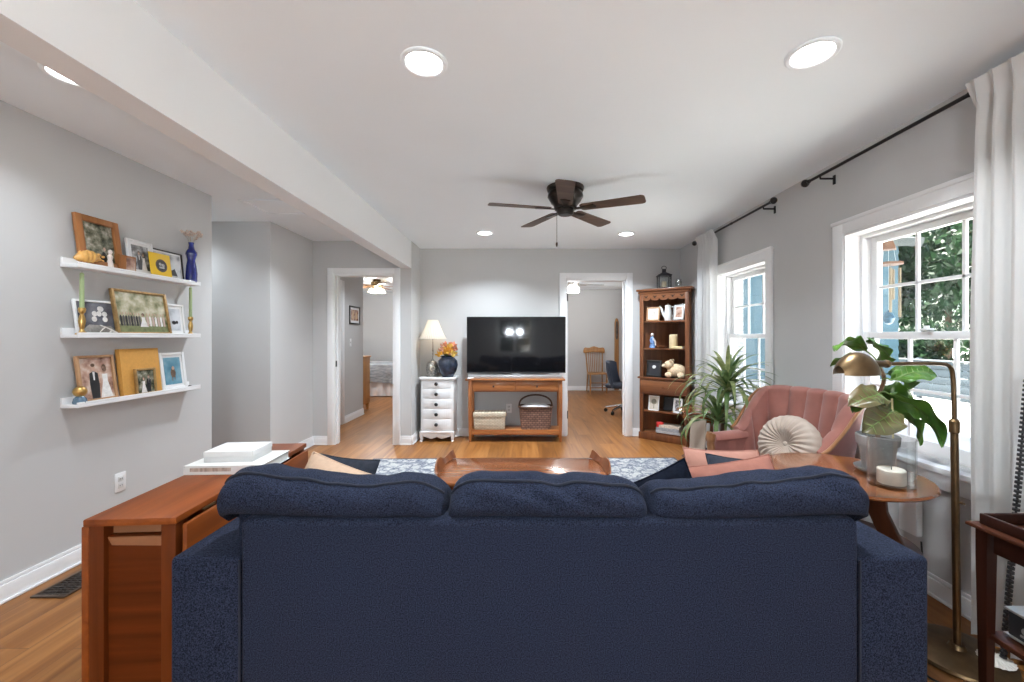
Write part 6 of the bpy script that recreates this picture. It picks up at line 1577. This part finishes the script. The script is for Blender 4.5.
# ================================================================== study furniture
PB = wood('pressed_oak', (0.26, 0.115, 0.035), (0.44, 0.225, 0.08), 'z', 0.4)
pc_ = thing('spindle_chair', 'golden wooden spindle-back chair against the far study wall', 'chair', (1.73, 9.62, 0), R(4))
ob('seat', B().prism([(p.x, p.y) for p in closed_rail([(-0.22, -0.20), (0, -0.225), (0.22, -0.20), (0.21, 0.0), (0.18, 0.19), (0, 0.20), (-0.18, 0.19), (-0.21, 0)], 4)], 'z', 0.43, 0.465, bev=0.008), PB, pc_)
for s in (-1, 1):
    ob('leg', B().lathe([(0, 0), (0.014, 0), (0.016, 0.03), (0.022, 0.12), (0.015, 0.16), (0.024, 0.28), (0.016, 0.34), (0.02, 0.43), (0, 0.43)], 12, c=(s * 0.19, -0.18, 0)), PB, pc_)
    ob('leg', B().tube([(s * 0.17, 0.16, 0.43), (s * 0.19, 0.20, 0)], [0.019, 0.014], 10), PB, pc_)
    ob('back_post', B().tube(rail([(s * 0.175, 0.165, 0.46), (s * 0.185, 0.20, 0.65), (s * 0.20, 0.255, 0.96)], 6), [0.018] * 7 + [0.014] * 6, 10), PB, pc_)
    ob('stretcher', B().cyl((s * 0.19, -0.18, 0.17), (s * 0.18, 0.18, 0.17), 0.010, seg=8), PB, pc_)
for z in (0.13, 0.24): ob('stretcher', B().cyl((-0.19, -0.18, z), (0.19, -0.18, z), 0.011, seg=8), PB, pc_)
cr_ = B(); cp = [(-0.24, 0.90), (-0.255, 0.98), (-0.22, 1.035), (-0.12, 1.03), (0, 1.065), (0.12, 1.03), (0.22, 1.035), (0.255, 0.98), (0.24, 0.90), (0.1, 0.92), (0, 0.925), (-0.1, 0.92)]
cr_.prism([(p.x, p.y) for p in closed_rail(cp, 4)], 'y', 0.236, 0.258, bev=0.005)
ob('crest_rail', cr_, PB, pc_)
for k in range(7):
    x = -0.13 + 0.26 * k / 6
    ob('spindle', B().tube([(x * 0.95, 0.172, 0.46), (x, 0.205, 0.62), (x * 1.05, 0.247, 0.93)], [0.007, 0.010, 0.006], 8), PB, pc_)
oc = thing('office_chair', 'dark navy office chair on a chrome five-star base in the study', 'office chair', (1.70, 7.02, 0), R(62))
NVY = mat('office_navy', (0.035, 0.045, 0.07), 0.6, var=0.15, vscale=8)
ob('seat', B().box((0, 0, 0.47), (0.48, 0.47, 0.08), 0.035, seg=4), NVY, oc)
ob('backrest', B().surf(lambda u, v: Vector(((2 * u - 1) * (0.25 - 0.03 * v * v), 0.20 + 0.08 * v - 0.09 * (2 * u - 1) ** 2 + 0.02 * math.sin(PI * v), 0.46 + 0.42 * v - 0.03 * (2 * u - 1) ** 4)), 20, 18, thick=0.045), NVY, oc)
ob('gas_lift', B().cyl((0, 0, 0.10), (0, 0, 0.43), 0.025, seg=14), CHROME, oc)
for k in range(5):
    a = 2 * PI * k / 5 + 0.3; e = (0.29 * math.cos(a), 0.29 * math.sin(a), 0.075)
    l_ = ob('base_leg', B().tube([(0, 0, 0.13), e], [0.026, 0.018], 8), CHROME, oc)
    ob('caster', B().cyl((e[0] - 0.014 * math.sin(a), e[1] + 0.014 * math.cos(a), 0.03), (e[0] + 0.014 * math.sin(a), e[1] - 0.014 * math.cos(a), 0.03), 0.03, seg=14).cyl((e[0], e[1], 0.03), (e[0], e[1], 0.075), 0.008, seg=8), BLACK, l_)
dk = thing('desk', 'dark-edged desk beside the office chair in the study', 'desk', (2.20, 7.15, 0))
ob('desktop', B().bx(-0.32, 0.33, -0.6, 0.6, 0.72, 0.75, 0.004), BW, dk)
for x in (-0.28, 0.29):
    for y in (-0.55, 0.55): ob('leg', B().bx(x - 0.025, x + 0.025, y - 0.025, y + 0.025, 0, 0.72, 0.003), BW, dk)
wp = thing('wall_plank', 'tall narrow golden plank with a dark rounded top on the far study wall', 'wall rack', (2.275, 9.975, 0.012), 0)
ob('plank', B().prism([(-0.055, 0.0), (0.055, 0.0), (0.05, 1.62), (0.03, 1.70), (0, 1.73), (-0.03, 1.70), (-0.05, 1.62)], 'y', -0.012, 0.012, bev=0.003), PB, wp)
ob('top_plate', B().prism([(p.x, p.y) for p in closed_rail([(-0.025, 1.25), (0.025, 1.25), (0.03, 1.55), (0, 1.66), (-0.03, 1.55)], 4)], 'y', -0.02, -0.012), mat('dark_plate', (0.06, 0.04, 0.03), 0.4, var=0.4, vscale=30), wp)
for z in (1.32, 1.45): ob('hook', B().tube([(0, -0.02, z), (0, -0.06, z - 0.01), (0, -0.065, z + 0.025)], 0.006, 6), BRASS, wp)
sfan = fan('study_fan', 'ceiling fan with a white drum light, seen through the study doorway', (0.925, 7.5, H), mat('dark_fan_blade', (0.035, 0.024, 0.020), 0.5, spec=0.1), mat('fan_nickel', (0.35, 0.33, 0.30), 0.35, 0.8), 0.56, 0.13, 0.062, R(4), 4, 0.20, 'rod', 1.0)
ob('drum_shade', B().lathe([(0, -0.245), (0.105, -0.245), (0.108, -0.255), (0.108, -0.335), (0.09, -0.345), (0, -0.347)], 30), mat('lit_drum', (0.9, 0.9, 0.88), 0.5, emit=(1.0, 0.96, 0.90), estr=5), sfan)
room_light((0.925, 7.5, H - 0.46), 0.1, 40, (0.97, 0.98, 1.0), 'POINT')

# ================================================================== lamp behind the camera (seen mirrored in the television)
ch_ = thing('pendant_lamp', 'two-globe pendant lamp behind the sofa, its glow mirrored in the television', 'lamp', (-0.21, -1.55, H))
ob('canopy', B().lathe([(0, 0), (0.06, 0), (0.06, -0.015), (0.02, -0.03), (0, -0.03)], 20), BRONZE, ch_)
ob('rod', B().cyl((0, 0, -0.02), (0, 0, -0.93), 0.008, seg=10).cyl((-0.15, 0, -0.93), (0.15, 0, -0.93), 0.010, seg=10), BRONZE, ch_)
for s in (-1, 1): ob('globe', B().ball((s * 0.15, 0, -1.0), 0.06, 20, 14), mat('lit_globe', (0.9, 0.9, 0.9), 0.4, emit=(0.84, 0.925, 1.0), estr=300), ch_)
